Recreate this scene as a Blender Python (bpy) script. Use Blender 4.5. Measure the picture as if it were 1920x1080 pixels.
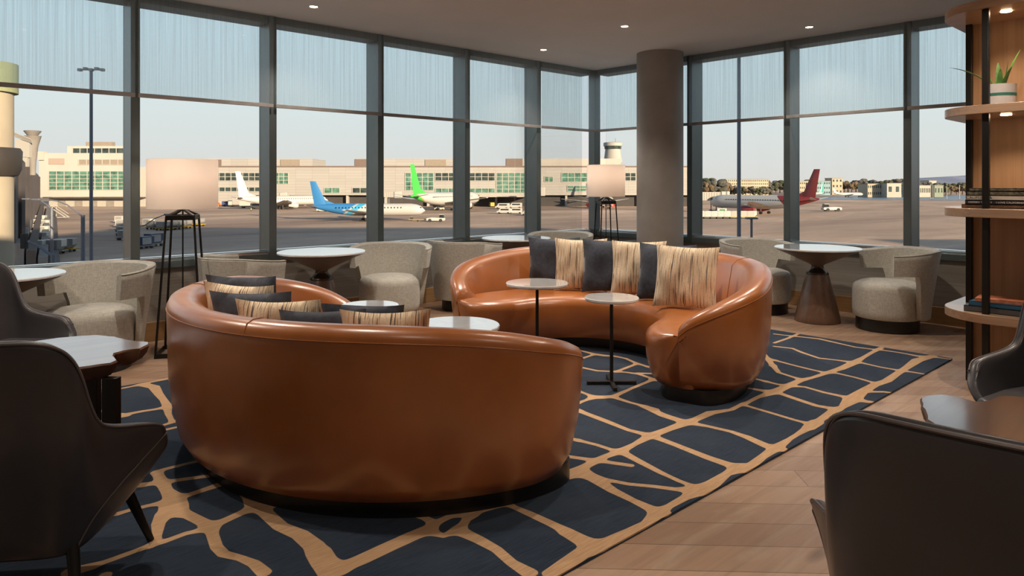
import bpy, bmesh, math, random
import numpy as np
from mathutils import Vector, Matrix
random.seed(7)
SC = bpy.context.scene
for o in list(bpy.data.objects):
    bpy.data.objects.remove(o)

# ------------------------------------------------------------------ camera, sky, sun, exposure
CAM_H = 1.35                       # eye height
F = 1311.0                         # focal length in pixels of a 1920 px wide frame
HEAD = math.radians(47.29)         # heading of the view from the world X axis
HC, HS = math.cos(HEAD), math.sin(HEAD)
cd = bpy.data.cameras.new('camera')
cam = bpy.data.objects.new('camera', cd)
SC.collection.objects.link(cam)
cam.location = (0, 0, CAM_H)
cam.rotation_euler = (math.radians(90), 0, HEAD - math.radians(90))
cd.lens = 36.0 * F / 1920.0
cd.shift_y = -195.0 / 1920.0
cd.clip_start = 0.05
cd.clip_end = 20000
SC.camera = cam
SC.view_settings.view_transform = 'Standard'
SC.view_settings.look = 'None'
SC.view_settings.gamma = 1.0
SC.view_settings.use_curve_mapping = False
SC.view_settings.exposure = 0.0

wd = bpy.data.worlds.new('sky')
SC.world = wd
wd.use_nodes = True
nt = wd.node_tree
nt.nodes.clear()
n_out = nt.nodes.new('ShaderNodeOutputWorld')
n_bg = nt.nodes.new('ShaderNodeBackground')
n_tc = nt.nodes.new('ShaderNodeTexCoord')
n_sp = nt.nodes.new('ShaderNodeSeparateXYZ')
n_rp = nt.nodes.new('ShaderNodeValToRGB')
nt.links.new(n_tc.outputs['Generated'], n_sp.inputs[0])
nt.links.new(n_sp.outputs['Z'], n_rp.inputs[0])
nt.links.new(n_rp.outputs[0], n_bg.inputs[0])
nt.links.new(n_bg.outputs[0], n_out.inputs[0])
el = n_rp.color_ramp.elements
el[0].position = 0.0; el[0].color = (0.68, 0.64, 0.61, 1)
el[1].position = 1.0; el[1].color = (0.12, 0.19, 0.32, 1)
for p, col in ((0.035, (0.68, 0.67, 0.655)), (0.10, (0.665, 0.71, 0.715)), (0.20, (0.67, 0.76, 0.815)), (0.33, (0.60, 0.72, 0.80)), (0.5, (0.25, 0.35, 0.48))):
    e = el.new(p); e.color = (*col, 1)
n_bg.inputs[1].default_value = 1.15

def to_world(x, d, z=0.0):
    """x metres to the right of the eye, d metres ahead of it, z above the lounge floor."""
    return Vector((HC * d + HS * x, HS * d - HC * x, z))
def on_plane(px, py, z):
    d = (CAM_H - z) * F / (py - 345.0)
    return to_world((px - 960.0) / F * d, d, z)
CAMROT = HEAD - math.radians(90)   # turns local +X to the right of the view, local +Y ahead

sd = bpy.data.lights.new('sun', 'SUN')
sun = bpy.data.objects.new('sun', sd)
SC.collection.objects.link(sun)
SUN_EL = math.radians(12)
sdir = to_world(0.634, -0.773, 0).normalized() * math.cos(SUN_EL) + Vector((0, 0, math.sin(SUN_EL)))
sun.rotation_euler = sdir.to_track_quat('Z', 'Y').to_euler()
sd.energy = 11.0
sd.angle = math.radians(0.6)
sd.color = (1.0, 0.76, 0.52)

# ------------------------------------------------------------------ materials
MATS = {}
def _nt(name):
    m = bpy.data.materials.new(name)
    m.use_nodes = True
    t = m.node_tree
    b = t.nodes['Principled BSDF']
    return m, t, b
def N(t, kind, **kw):
    n = t.nodes.new(kind)
    for k, v in kw.items():
        if k in n.inputs.keys(): n.inputs[k].default_value = v
        else: setattr(n, k, v)
    return n
def mix_col(t, a, b, fac=None, mode='MIX'):
    n = t.nodes.new('ShaderNodeMix'); n.data_type = 'RGBA'; n.blend_type = mode
    for i, v in ((6, a), (7, b)):
        if isinstance(v, (tuple, list)): n.inputs[i].default_value = (*v[:3], 1)
        else: t.links.new(v, n.inputs[i])
    if fac is not None:
        if isinstance(fac, (int, float)): n.inputs[0].default_value = fac
        else: t.links.new(fac, n.inputs[0])
    return n.outputs[2]
def ramp(t, src, stops, interp='LINEAR'):
    r = t.nodes.new('ShaderNodeValToRGB'); r.color_ramp.interpolation = interp
    e = r.color_ramp.elements
    while len(e) < len(stops): e.new(0.5)
    for i, (p, c) in enumerate(stops):
        e[i].position = p; e[i].color = (*(c if isinstance(c, (tuple, list)) else (c, c, c)), 1)
    t.links.new(src, r.inputs[0])
    return r.outputs[0]
def coords(t, scale=(1, 1, 1), rot=(0, 0, 0), kind='Object'):
    c = t.nodes.new('ShaderNodeTexCoord'); m = t.nodes.new('ShaderNodeMapping')
    m.inputs['Scale'].default_value = scale; m.inputs['Rotation'].default_value = rot
    t.links.new(c.outputs[kind], m.inputs[0])
    return m.outputs[0]
def noise(t, vec, scale, detail=3, rough=0.55, dist=0.0):
    n = N(t, 'ShaderNodeTexNoise', Scale=scale, Detail=detail, Roughness=rough, Distortion=dist)
    t.links.new(vec, n.inputs['Vector'])
    return n.outputs[0]
def bump(t, b, height, strength=0.2, dist=0.01):
    n = N(t, 'ShaderNodeBump', Strength=strength, Distance=dist)
    t.links.new(height, n.inputs['Height']); t.links.new(n.outputs[0], b.inputs['Normal'])
def mat(name, col, rough=0.6, metal=0.0, var=0.12, scale=8.0, bmp=0.0, bscale=60.0, coat=0.0, spec=0.5, sheen=0.0):
    """a plain surface whose colour drifts a little by a procedural noise"""
    if name in MATS: return MATS[name]
    m, t, b = _nt(name)
    v = coords(t)
    nz = noise(t, v, scale)
    dark = tuple(c * (1 - var) for c in col); lite = tuple(min(1, c * (1 + var)) for c in col)
    t.links.new(ramp(t, nz, ((0.3, dark), (0.7, lite))), b.inputs['Base Color'])
    b.inputs['Roughness'].default_value = rough
    b.inputs['Metallic'].default_value = metal
    b.inputs['Specular IOR Level'].default_value = spec
    if coat: b.inputs['Coat Weight'].default_value = coat; b.inputs['Coat Roughness'].default_value = 0.15
    if sheen: b.inputs['Sheen Weight'].default_value = sheen
    if bmp: bump(t, b, noise(t, v, bscale, 4), bmp, 0.004)
    MATS[name] = m
    return m
def mat_wood(name, light, dark, rough=0.4, axis='Z', scale=1.0, bmp=0.1, coat=0.0, fine=40):
    if name in MATS: return MATS[name]
    m, t, b = _nt(name)
    s = {'X': (0.6, 9, 9), 'Y': (9, 0.6, 9), 'Z': (9, 9, 0.6)}[axis]
    v = coords(t, tuple(k * scale for k in s))
    n1 = noise(t, v, 1.6, 6, 0.6, 0.7)
    s2 = {'X': (0.5, fine, fine), 'Y': (fine, 0.5, fine), 'Z': (fine, fine, 0.5)}[axis]
    v2 = coords(t, tuple(k * scale for k in s2))
    n2 = noise(t, v2, 2.0, 3)
    c1 = ramp(t, n1, ((0.3, dark), (0.7, light)))
    c2 = mix_col(t, c1, tuple(k * 0.72 for k in dark), ramp(t, n2, ((0.48, 0.0), (0.72, 0.55))))
    t.links.new(c2, b.inputs['Base Color'])
    b.inputs['Roughness'].default_value = rough
    if coat: b.inputs['Coat Weight'].default_value = coat; b.inputs['Coat Roughness'].default_value = 0.12
    if bmp: bump(t, b, n2, bmp, 0.003)
    MATS[name] = m
    return m
def mat_emit(name, col, strength):
    m, t, b = _nt(name)
    v = coords(t)
    b.inputs['Base Color'].default_value = (*col, 1)
    b.inputs['Emission Color'].default_value = (*col, 1)
    b.inputs['Emission Strength'].default_value = strength
    t.links.new(ramp(t, noise(t, v, 3), ((0.0, col), (1.0, col))), b.inputs['Base Color'])
    MATS[name] = m
    return m

# leather
def mat_leather(name, col, rough=0.33, coat=0.25, var=0.18):
    m, t, b = _nt(name)
    v = coords(t)
    n1 = noise(t, v, 3.5, 4)
    c = ramp(t, n1, ((0.25, tuple(k * (1 - var) for k in col)), (0.75, tuple(k * (1 + var) for k in col))))
    t.links.new(c, b.inputs['Base Color'])
    r = ramp(t, noise(t, v, 9, 3), ((0.3, rough * 0.85), (0.7, rough * 1.2)))
    t.links.new(r, b.inputs['Roughness'])
    b.inputs['Coat Weight'].default_value = coat; b.inputs['Coat Roughness'].default_value = 0.28
    vo = N(t, 'ShaderNodeTexVoronoi', Scale=260.0); t.links.new(v, vo.inputs['Vector'])
    w = noise(t, v, 5.0, 1)
    mx = t.nodes.new('ShaderNodeMath'); mx.operation = 'MULTIPLY_ADD'; mx.inputs[1].default_value = 0.10
    t.links.new(vo.outputs[0], mx.inputs[0]); t.links.new(w, mx.inputs[2])
    bump(t, b, mx.outputs[0], 0.10, 0.006)
    MATS[name] = m
    return m
M_TAN = mat_leather('tan_leather', (0.43, 0.135, 0.026), 0.36, 0.8)
M_BROWN = mat_leather('brown_leather', (0.054, 0.052, 0.058), 0.36, 0.35)
M_BROWNSEAM = mat('brown_piping', (0.15, 0.125, 0.12), 0.35)  # lighter than the leather, with piping highlights put into the colour
M_TANSEAM = mat('tan_piping', (0.36, 0.12, 0.025), 0.35)
M_TAN.node_tree.nodes['Principled BSDF'].inputs['Coat IOR'].default_value = 1.75
M_BLACK = mat('black_metal', (0.016, 0.015, 0.014), 0.42, 0.3)
M_PLINTH = mat('black_plinth', (0.012, 0.011, 0.010), 0.35)
M_FRAME = mat('window_frame_metal', (0.15, 0.18, 0.18), 0.30, 0.45, var=0.05)
M_FRAME2 = mat('bright_sill_bead', (0.93, 0.94, 0.95), 0.22, 1.0, var=0.01)
M_CEIL = mat('ceiling_paint', (0.64, 0.625, 0.61), 0.85, var=0.03, scale=1.5)
M_COLUMN = mat('column_plaster', (0.33, 0.305, 0.28), 0.62, var=0.14, scale=2.2, bmp=0.15, bscale=14)
M_WALLB = mat('plain_wall', (0.62, 0.57, 0.50), 0.8, var=0.04, scale=1)
M_WALLC = mat_wood('wall_covering', (0.36, 0.33, 0.29), (0.27, 0.245, 0.21), 0.7, 'X', 0.6, 0.05)
M_WALLC2 = mat_wood('wall_covering_side', (0.36, 0.33, 0.29), (0.27, 0.245, 0.21), 0.7, 'Y', 0.6, 0.05)
M_OAK = mat_wood('oak_trim', (0.40, 0.235, 0.105), (0.30, 0.165, 0.065), 0.45, 'X', 0.8)
M_OAK2 = mat_wood('oak_trim_side', (0.40, 0.235, 0.105), (0.30, 0.165, 0.065), 0.45, 'Y', 0.8)
M_PANEL = mat_wood('walnut_panel', (0.50, 0.315, 0.185), (0.40, 0.24, 0.135), 0.5, 'Z', 0.7, 0.1)
M_SHELF = mat_wood('walnut_shelf', (0.50, 0.33, 0.215), (0.38, 0.235, 0.145), 0.32, 'Y', 0.8, 0.05, coat=0.35)
M_SLAB = mat_wood('live_edge_walnut', (0.26, 0.135, 0.080), (0.12, 0.055, 0.032), 0.28, 'X', 0.5, 0.04, coat=1.0, fine=14)
M_SLAB.node_tree.nodes['Principled BSDF'].inputs['Coat IOR'].default_value = 2.1
M_BARK = mat_wood('live_edge_side', (0.20, 0.095, 0.05), (0.06, 0.025, 0.013), 0.5, 'Z', 0.4, 0.5)
M_CONE = mat_wood('brown_wood_base', (0.20, 0.120, 0.082), (0.145, 0.083, 0.055), 0.35, 'Z', 1.2, 0.05, coat=0.3)
M_DISH = mat('dark_table_underside', (0.14, 0.105, 0.085), 0.4, 0.0)
M_BRONZE = mat('bronze_metal', (0.10, 0.072, 0.052), 0.25, 0.85)

# white stone with soft veins
m, t, b = _nt('white_stone')
v = coords(t)
b.inputs['Roughness'].default_value = 0.12
t.links.new(ramp(t, noise(t, v, 5, 6, 0.6, 1.5), ((0.40, (0.72, 0.71, 0.70)), (0.60, (0.82, 0.81, 0.80)))), b.inputs['Base Color'])
b.inputs['Coat Weight'].default_value = 1.0; b.inputs['Coat Roughness'].default_value = 0.05; b.inputs['Coat IOR'].default_value = 1.9
M_STONE = m
# tweed fabric of the tub chairs
m, t, b = _nt('grey_tweed')
v = coords(t)
nA = noise(t, coords(t, (120, 120, 18)), 1.5, 2); nB = noise(t, coords(t, (18, 18, 120)), 1.5, 2)
ca = ramp(t, nA, ((0.35, (0.42, 0.40, 0.345)), (0.65, (0.64, 0.62, 0.55))))
cb = ramp(t, nB, ((0.35, (0.40, 0.385, 0.335)), (0.65, (0.62, 0.60, 0.535))))
t.links.new(mix_col(t, ca, cb, 0.5), b.inputs['Base Color'])
b.inputs['Roughness'].default_value = 0.9
b.inputs['Sheen Weight'].default_value = 0.15
bump(t, b, nA, 0.25, 0.004)
M_TWEED = m
M_TWEEDSEAM = mat('tweed_piping', (0.46, 0.44, 0.39), 0.85)
# navy cushion, striped cushion
M_NAVY = mat('charcoal_cushion_cloth', (0.050, 0.060, 0.085), 0.9, var=0.25, scale=40, bmp=0.3, bscale=160, sheen=0.3)
m, t, b = _nt('striped_cushion_cloth')
n1 = noise(t, coords(t, (185, 8, 5)), 1.0, 1, 0.5)
n2 = noise(t, coords(t, (120, 8, 4)), 1.3, 2, 0.6)
n3 = noise(t, coords(t, (60, 60, 60)), 2.0, 2)
c0 = ramp(t, n3, ((0.3, (0.80, 0.63, 0.43)), (0.7, (0.92, 0.79, 0.60))))
c1 = mix_col(t, c0, (0.62, 0.34, 0.12), ramp(t, n2, ((0.54, 0.0), (0.64, 0.6))))
c2 = mix_col(t, c1, (0.045, 0.04, 0.05), ramp(t, n1, ((0.58, 0.0), (0.63, 0.88))))
t.links.new(c2, b.inputs['Base Color'])
b.inputs['Roughness'].default_value = 0.95
bump(t, b, n1, 0.5, 0.006)
M_STRIPE = m
# rug: colour follows the woven pattern stored on the mesh
m, t, b = _nt('woven_rug')
at = t.nodes.new('ShaderNodeAttribute'); at.attribute_name = 'weave'
wv = noise(t, coords(t, (14, 260, 30)), 1.0, 2)
big = noise(t, coords(t, (1, 1, 1)), 2.6, 4)
nav = ramp(t, wv, ((0.3, (0.013, 0.024, 0.043)), (0.7, (0.028, 0.046, 0.075))))
nav = mix_col(t, nav, (0.045, 0.062, 0.088), ramp(t, big, ((0.45, 0.0), (0.75, 0.55))))
tan = ramp(t, wv, ((0.3, (0.46, 0.285, 0.155)), (0.7, (0.62, 0.40, 0.225))))
fac = ramp(t, at.outputs['Fac'], ((0.47, 0.0), (0.53, 1.0)))
t.links.new(mix_col(t, nav, tan, fac), b.inputs['Base Color'])
b.inputs['Roughness'].default_value = 0.95
b.inputs['Specular IOR Level'].default_value = 0.15
b.inputs['Sheen Weight'].default_value = 0.1
bump(t, b, wv, 0.35, 0.004)
M_RUG = m
# oak floor boards laid at 45 degrees to the room
m, t, b = _nt('oak_floor_boards')
v = coords(t, (1, 1, 1), (0, 0, math.radians(45)))
br = N(t, 'ShaderNodeTexBrick', Scale=1.0)
br.inputs['Mortar Size'].default_value = 0.0016; br.inputs['Mortar Smooth'].default_value = 0.2
br.inputs['Brick Width'].default_value = 1.9; br.inputs['Row Height'].default_value = 0.176
br.inputs['Color1'].default_value = (0, 0, 0, 1); br.inputs['Color2'].default_value = (1, 1, 1, 1); br.inputs['Mortar'].default_value = (0.5, 0.5, 0.5, 1)
br.offset = 0.37; br.offset_frequency = 2
t.links.new(v, br.inputs['Vector'])
# per-row shift of the grain
g1 = noise(t, coords(t, (1.3, 26, 1), (0, 0, math.radians(45))), 1.0, 5, 0.6, 0.5)
g2 = noise(t, coords(t, (2.2, 9, 1), (0, 0, math.radians(45))), 1.0, 4, 0.6, 0.9)
base = ramp(t, br.outputs['Color'], ((0.0, (0.32, 0.195, 0.125)), (0.5, (0.42, 0.27, 0.178)), (1.0, (0.52, 0.345, 0.23))))
c = mix_col(t, base, (0.22, 0.145, 0.095), ramp(t, g1, ((0.45, 0.0), (0.75, 0.45))))
c = mix_col(t, c, (0.48, 0.37, 0.27), ramp(t, g2, ((0.50, 0.0), (0.75, 0.6))))
kn = N(t, 'ShaderNodeTexVoronoi', Scale=1.0); kn.inputs['Randomness'].default_value = 1.0
t.links.new(coords(t, (1.6, 4.2, 1), (0, 0, math.radians(45))), kn.inputs['Vector'])
c = mix_col(t, c, (0.075, 0.045, 0.03), ramp(t, kn.outputs['Distance'], ((0.04, 0.9), (0.17, 0.0))))
c = mix_col(t, c, (0.09, 0.06, 0.04), br.outputs['Fac'])
t.links.new(c, b.inputs['Base Color'])
t.links.new(ramp(t, g1, ((0.3, 0.34), (0.7, 0.5))), b.inputs['Roughness'])
bump(t, b, g1, 0.08, 0.003)
M_FLOOR = m
# glass pane and roller-blind mesh
m, t, b = _nt('window_glass')
out = t.nodes['Material Output']
tr = N(t, 'ShaderNodeBsdfTransparent'); tr.inputs[0].default_value = (0.96, 0.985, 0.98, 1)
gl = N(t, 'ShaderNodeBsdfGlossy', Roughness=0.0)
fr = N(t, 'ShaderNodeFresnel', IOR=1.45)
mu = t.nodes.new('ShaderNodeMath'); mu.operation = 'MULTIPLY'; mu.inputs[1].default_value = 0.25
t.links.new(fr.outputs[0], mu.inputs[0])
mx = t.nodes.new('ShaderNodeMixShader')
t.links.new(mu.outputs[0], mx.inputs[0]); t.links.new(tr.outputs[0], mx.inputs[1]); t.links.new(gl.outputs[0], mx.inputs[2])
t.links.new(mx.outputs[0], out.inputs[0])
M_GLASS = m
def mat_blind(name, sc):
    m, t, b = _nt(name)
    out = t.nodes['Material Output']
    tr = N(t, 'ShaderNodeBsdfTransparent')
    tl = N(t, 'ShaderNodeBsdfTranslucent'); tl.inputs[0].default_value = (0.93, 0.96, 0.98, 1)
    df = N(t, 'ShaderNodeBsdfDiffuse'); df.inputs[0].default_value = (0.72, 0.66, 0.62, 1)
    s = noise(t, coords(t, sc), 1.0, 3, 0.6)
    a1 = t.nodes.new('ShaderNodeMixShader'); a1.inputs[0].default_value = 0.32
    t.links.new(tl.outputs[0], a1.inputs[1]); t.links.new(df.outputs[0], a1.inputs[2])
    a2 = t.nodes.new('ShaderNodeMixShader')
    t.links.new(ramp(t, s, ((0.3, 0.10), (0.7, 0.26))), a2.inputs[0])
    tr.inputs[0].default_value = (0.93, 0.98, 1.0, 1)
    t.links.new(tr.outputs[0], a2.inputs[1]); t.links.new(a1.outputs[0], a2.inputs[2])
    t.links.new(a2.outputs[0], out.inputs[0])
    return m
M_BLIND = mat_blind('blind_mesh', (90, 1, 0.8))
M_BLIND2 = mat_blind('blind_mesh_side', (1, 90, 0.8))
M_BLINDBAR = mat('blind_bar', (0.34, 0.32, 0.31), 0.6)
# lamp shade: pale cloth
m, t, b = _nt('cream_shade_cloth')
out = t.nodes['Material Output']
df = N(t, 'ShaderNodeBsdfDiffuse'); df.inputs[0].default_value = (0.88, 0.82, 0.76, 1)
tl = N(t, 'ShaderNodeBsdfTranslucent'); tl.inputs[0].default_value = (0.96, 0.88, 0.80, 1)
a1 = t.nodes.new('ShaderNodeMixShader'); a1.inputs[0].default_value = 0.45
t.links.new(df.outputs[0], a1.inputs[1]); t.links.new(tl.outputs[0], a1.inputs[2]); t.links.new(a1.outputs[0], out.inputs[0])
M_SHADE = m
M_BULB = mat_emit('warm_bulb', (1.0, 0.80, 0.60), 6.0)
M_SPOT = mat_emit('spot_glow', (1.0, 0.70, 0.42), 30.0)

# ------------------------------------------------------------------ mesh helpers
def bm_new(): return bmesh.new()
def add_box(bm, x0, x1, y0, y1, z0, z1, M=None):
    vs = [bm.verts.new(p) for p in ((x0, y0, z0), (x1, y0, z0), (x1, y1, z0), (x0, y1, z0), (x0, y0, z1), (x1, y0, z1), (x1, y1, z1), (x0, y1, z1))]
    if M is not None:
        for q in vs: q.co = M @ q.co
    for f in ((0, 3, 2, 1), (4, 5, 6, 7), (0, 1, 5, 4), (1, 2, 6, 5), (2, 3, 7, 6), (3, 0, 4, 7)):
        bm.faces.new([vs[i] for i in f])
    return vs
def add_loft(bm, rings, closed=True, cap=True):
    """rings: lists of points, each ring the same length"""
    R = [[bm.verts.new(p) for p in r] for r in rings]
    n = len(R[0])
    for a, b_ in zip(R[:-1], R[1:]):
        for i in range(n if closed else n - 1):
            j = (i + 1) % n
            bm.faces.new((a[i], a[j], b_[j], b_[i]))
    if cap:
        bm.faces.new(list(reversed(R[0]))); bm.faces.new(R[-1])
    return R
def add_lathe(bm, prof, n=40, c=(0, 0, 0), axis='Z', cap=True):
    rings = []
    for r, z in prof:
        ring = []
        for i in range(n):
            a = 2 * math.pi * i / n
            p = (r * math.cos(a), r * math.sin(a), z)
            if axis == 'X': p = (p[2], p[0], p[1])
            elif axis == 'Y': p = (p[1], p[2], p[0])
            ring.append((c[0] + p[0], c[1] + p[1], c[2] + p[2]))
        rings.append(ring)
    add_loft(bm, rings, True, cap)
def add_tube(bm, pts, r, n=10, r2=None):
    pts = [Vector(p) for p in pts]
    rings = []
    up = Vector((0, 0, 1))
    for i, p in enumerate(pts):
        tdir = (pts[min(i + 1, len(pts) - 1)] - pts[max(i - 1, 0)]).normalized()
        u = up if abs(tdir.dot(up)) < 0.95 else Vector((1, 0, 0))
        a = tdir.cross(u).normalized(); b_ = a.cross(tdir).normalized()
        rr = r if r2 is None else r + (r2 - r) * i / (len(pts) - 1)
        rings.append([p + rr * (math.cos(2 * math.pi * k / n) * a + math.sin(2 * math.pi * k / n) * b_) for k in range(n)])
    add_loft(bm, rings)
def add_prism(bm, poly, z0, z1, M=None):
    lo = [bm.verts.new((p[0], p[1], z0)) for p in poly]; hi = [bm.verts.new((p[0], p[1], z1)) for p in poly]
    if M is not None:
        for q in lo + hi: q.co = M @ q.co
    bm.faces.new(list(reversed(lo))); bm.faces.new(hi)
    n = len(poly)
    for i in range(n):
        j = (i + 1) % n
        bm.faces.new((lo[i], lo[j], hi[j], hi[i]))
def obj(name, bm, m, parent=None, smooth=False, bevel=0.0, angle=35, seg=2):
    bmesh.ops.recalc_face_normals(bm, faces=bm.faces)
    me = bpy.data.meshes.new(name)
    bm.to_mesh(me); bm.free()
    for mm in (m if isinstance(m, (list, tuple)) else [m]): me.materials.append(mm)
    o = bpy.data.objects.new(name, me)
    SC.collection.objects.link(o)
    if parent is not None: o.parent = parent
    if bevel:
        bv = o.modifiers.new('bevel', 'BEVEL'); bv.width = bevel; bv.segments = seg; bv.limit_method = 'ANGLE'; bv.angle_limit = math.radians(angle)
        bv.harden_normals = False
    if smooth or bevel:
        me.polygons.foreach_set('use_smooth', [True] * len(me.polygons))
        me.set_sharp_from_angle(angle=math.radians(angle))
    return o
def tag(o, label=None, cat=None, group=None, kind=None):
    if label: o['label'] = label
    if cat: o['category'] = cat
    if group: o['group'] = group
    if kind: o['kind'] = kind
    return o
def thing(name, label, cat, loc=(0, 0, 0), rz=0.0, group=None):
    o = bpy.data.objects.new(name, None)
    SC.collection.objects.link(o)
    o.empty_display_size = 0.1
    o.location = loc; o.rotation_euler = (0, 0, rz)
    return tag(o, label, cat, group)
def struct(name, bm, m, parent=None, label=None, **kw):
    o = obj(name, bm, m, parent, **kw)
    if parent is None: o['kind'] = 'structure'
    if label: o['label'] = label
    return o
def copy_tree(o, parent=None):
    c = o.copy(); SC.collection.objects.link(c)
    if parent is not None: c.parent = parent
    for ch in list(o.children): copy_tree(ch, c)
    return c
def dup(root, label, loc, rz=0.0, group=None, scale=None):
    c = copy_tree(root)
    c.location = loc; c.rotation_euler = (0, 0, rz)
    if scale: c.scale = (scale,) * 3 if isinstance(scale, (int, float)) else scale
    c['label'] = label
    if group: c['group'] = group
    return c
def box_obj(name, m, parent, *b, **kw):
    bm = bm_new(); add_box(bm, *b)
    return obj(name, bm, m, parent, **kw)

# ------------------------------------------------------------------ the room
XW, YW = 7.576, 6.48               # inner faces of the two window walls
X0, Y0 = -3.2, -2.4                # walls behind the camera
ZC, SILL, BL = 2.96, 0.705, 2.09
bm = bm_new(); add_box(bm, X0 - .2, XW + .3, Y0 - .2, YW + .3, -0.3, 0.0); struct('floor', bm, M_FLOOR, label='pale oak plank floor laid diagonally')
bm = bm_new(); add_box(bm, X0 - .2, XW + .3, Y0 - .2, YW + .3, ZC, ZC + 0.5); struct('ceiling', bm, M_CEIL, label='flat grey painted ceiling')
bm = bm_new(); add_box(bm, X0 - .2, X0, Y0 - .2, YW + .3, 0, ZC); struct('wall_back', bm, M_WALLB)
bm = bm_new(); add_box(bm, X0, XW + .3, Y0 - .2, Y0, 0, ZC); struct('wall_right', bm, M_WALLB)
bm = bm_new(); add_box(bm, X0, XW + .25, YW + .04, YW + .25, 0, SILL - .085); struct('wall_left', bm, M_WALLC)
bm = bm_new(); add_box(bm, XW + .04, XW + .25, Y0, YW + .04, 0, SILL - .085); struct('wall_front', bm, M_WALLC2)
bm = bm_new(); add_box(bm, X0, XW + .04, YW + .015, YW + .04, 0, 0.165); struct('baseboard_left', bm, M_OAK, bevel=.003)
bm = bm_new(); add_box(bm, XW + .015, XW + .04, Y0, YW + .015, 0, 0.165); struct('baseboard_front', bm, M_OAK2, bevel=.003)
left_m = [1.665 + 1.2 * k for k in range(-5, 5)]       # mullion centres along the left glass wall
right_m = [3.67, 4.93]
k = 3.67 - 1.235
while k > Y0: right_m.append(k); k -= 1.235
right_m.sort()
def bays(ms, lo, hi):
    e = [lo] + [v_ for v_ in ms if lo + .2 < v_ < hi - .2] + [hi]
    return list(zip(e[:-1], e[1:]))
wn = 0
GD = .185                          # depth of the mullions
def window(side, a, b_, post):
    """one bay between a and b_; its mullion stands at a (or b_ on the side wall)"""
    global wn
    wn += 1
    bm = bm_new()
    def bx(u0, u1, w0, w1, z0, z1):
        if side == 'L': add_box(bm, u0, u1, YW + w0, YW + w1, z0, z1)
        else: add_box(bm, XW + w0, XW + w1, u0, u1, z0, z1)
    if post == 'a': bx(a - .036, a + .036, 0, GD + .06, SILL - .085, ZC)
    elif post == 'b': bx(b_ - .036, b_ + .036, 0, GD + .06, SILL - .085, ZC)
    bx(a + .036, b_ - .036, 0, GD + .06, SILL - .085, SILL - .02)
    bx(a + .036, b_ - .036, .02, GD + .06, ZC - .07, ZC)
    fr = struct('window_%d' % wn, bm, M_FRAME, bevel=.004)
    bm = bm_new()
    bx(a + .036, b_ - .036, .03, .062, SILL - .02, SILL + .004)
    bx(a + .036, b_ - .036, .105, .165, SILL - .02, SILL + .008)
    obj('sill_ledge', bm, M_FRAME2, fr)
    bm = bm_new(); bx(a + .036, b_ - .036, GD + .018, GD + .026, SILL - .02, ZC - .06)
    obj('pane', bm, M_GLASS, fr)
for a, b_ in bays(left_m, X0, XW): window('L', a, b_, 'a')
for a, b_ in bays(right_m, Y0, YW): window('R', a, b_, 'b' if b_ < YW - .1 else None)
bm = bm_new(); add_box(bm, XW - .02, XW + .1, YW - .02, YW + .1, SILL - .085, ZC); struct('trim_1', bm, M_FRAME, bevel=.006, label='dark corner post where the two glass walls meet')

# roller blinds
def blind(side, a, b_, label):
    t0 = thing('roller_blind', label, 'blind', ((a + b_) / 2, YW - .035, BL) if side == 'L' else (XW - .035, (a + b_) / 2, BL), 0, 'roller blinds along the glass walls')
    h = (b_ - a) / 2 - .012
    bm = bm_new(); hh = ZC - BL
    if side == 'L': add_box(bm, -h, h, -.0006, .0006, 0.02, hh - .01)
    else: add_box(bm, -.0006, .0006, -h, h, 0.02, hh - .01)
    obj('blind_cloth', bm, M_BLIND if side == 'L' else M_BLIND2, t0)
    bm = bm_new()
    if side == 'L': add_box(bm, -h, h, -.007, .007, -.012, .024)
    else: add_box(bm, -.007, .007, -h, h, -.012, .024)
    obj('bottom_bar', bm, M_BLINDBAR, t0, bevel=.004)
lb = [v_ + .0 for v_ in left_m if v_ > 0.3]
ll = ['wide pale roller blind at far left, a light mast showing through it',
      'pale roller blind above the cream drum lamp beside the left glass wall',
      'pale roller blind above the blue-tailed airliner tail',
      'pale roller blind above the green airliner tail',
      'pale roller blind above the small parked white vans',
      'pale roller blind just left of the dark corner post']
e = [lb[0]] + lb[1:] + [XW - .02]
for (a, b_), la in zip(zip(e[:-1], e[1:]), ll): blind('L', a, b_, la)
e = [1.2] + [v_ for v_ in right_m if v_ > 1.5] + [YW - .02]
rl = ['pale roller blind cut off by the wooden shelf unit', 'pale roller blind above the red-tailed airliner tail',
      'pale roller blind directly right of the round pillar', 'pale roller blind between the corner post and the round pillar']
for (a, b_), la in zip(zip(e[:-1], e[1:]), rl): blind('R', a, b_, la)

# round pillar
bm = bm_new(); add_lathe(bm, [(.283, 0), (.283, ZC)], 64)
o = obj('round_pillar', bm, M_COLUMN, smooth=True, angle=50); o.location = (7.19, 5.10, 0)
tag(o, 'thick round grey plastered pillar standing in front of the corner windows', 'pillar')

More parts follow.
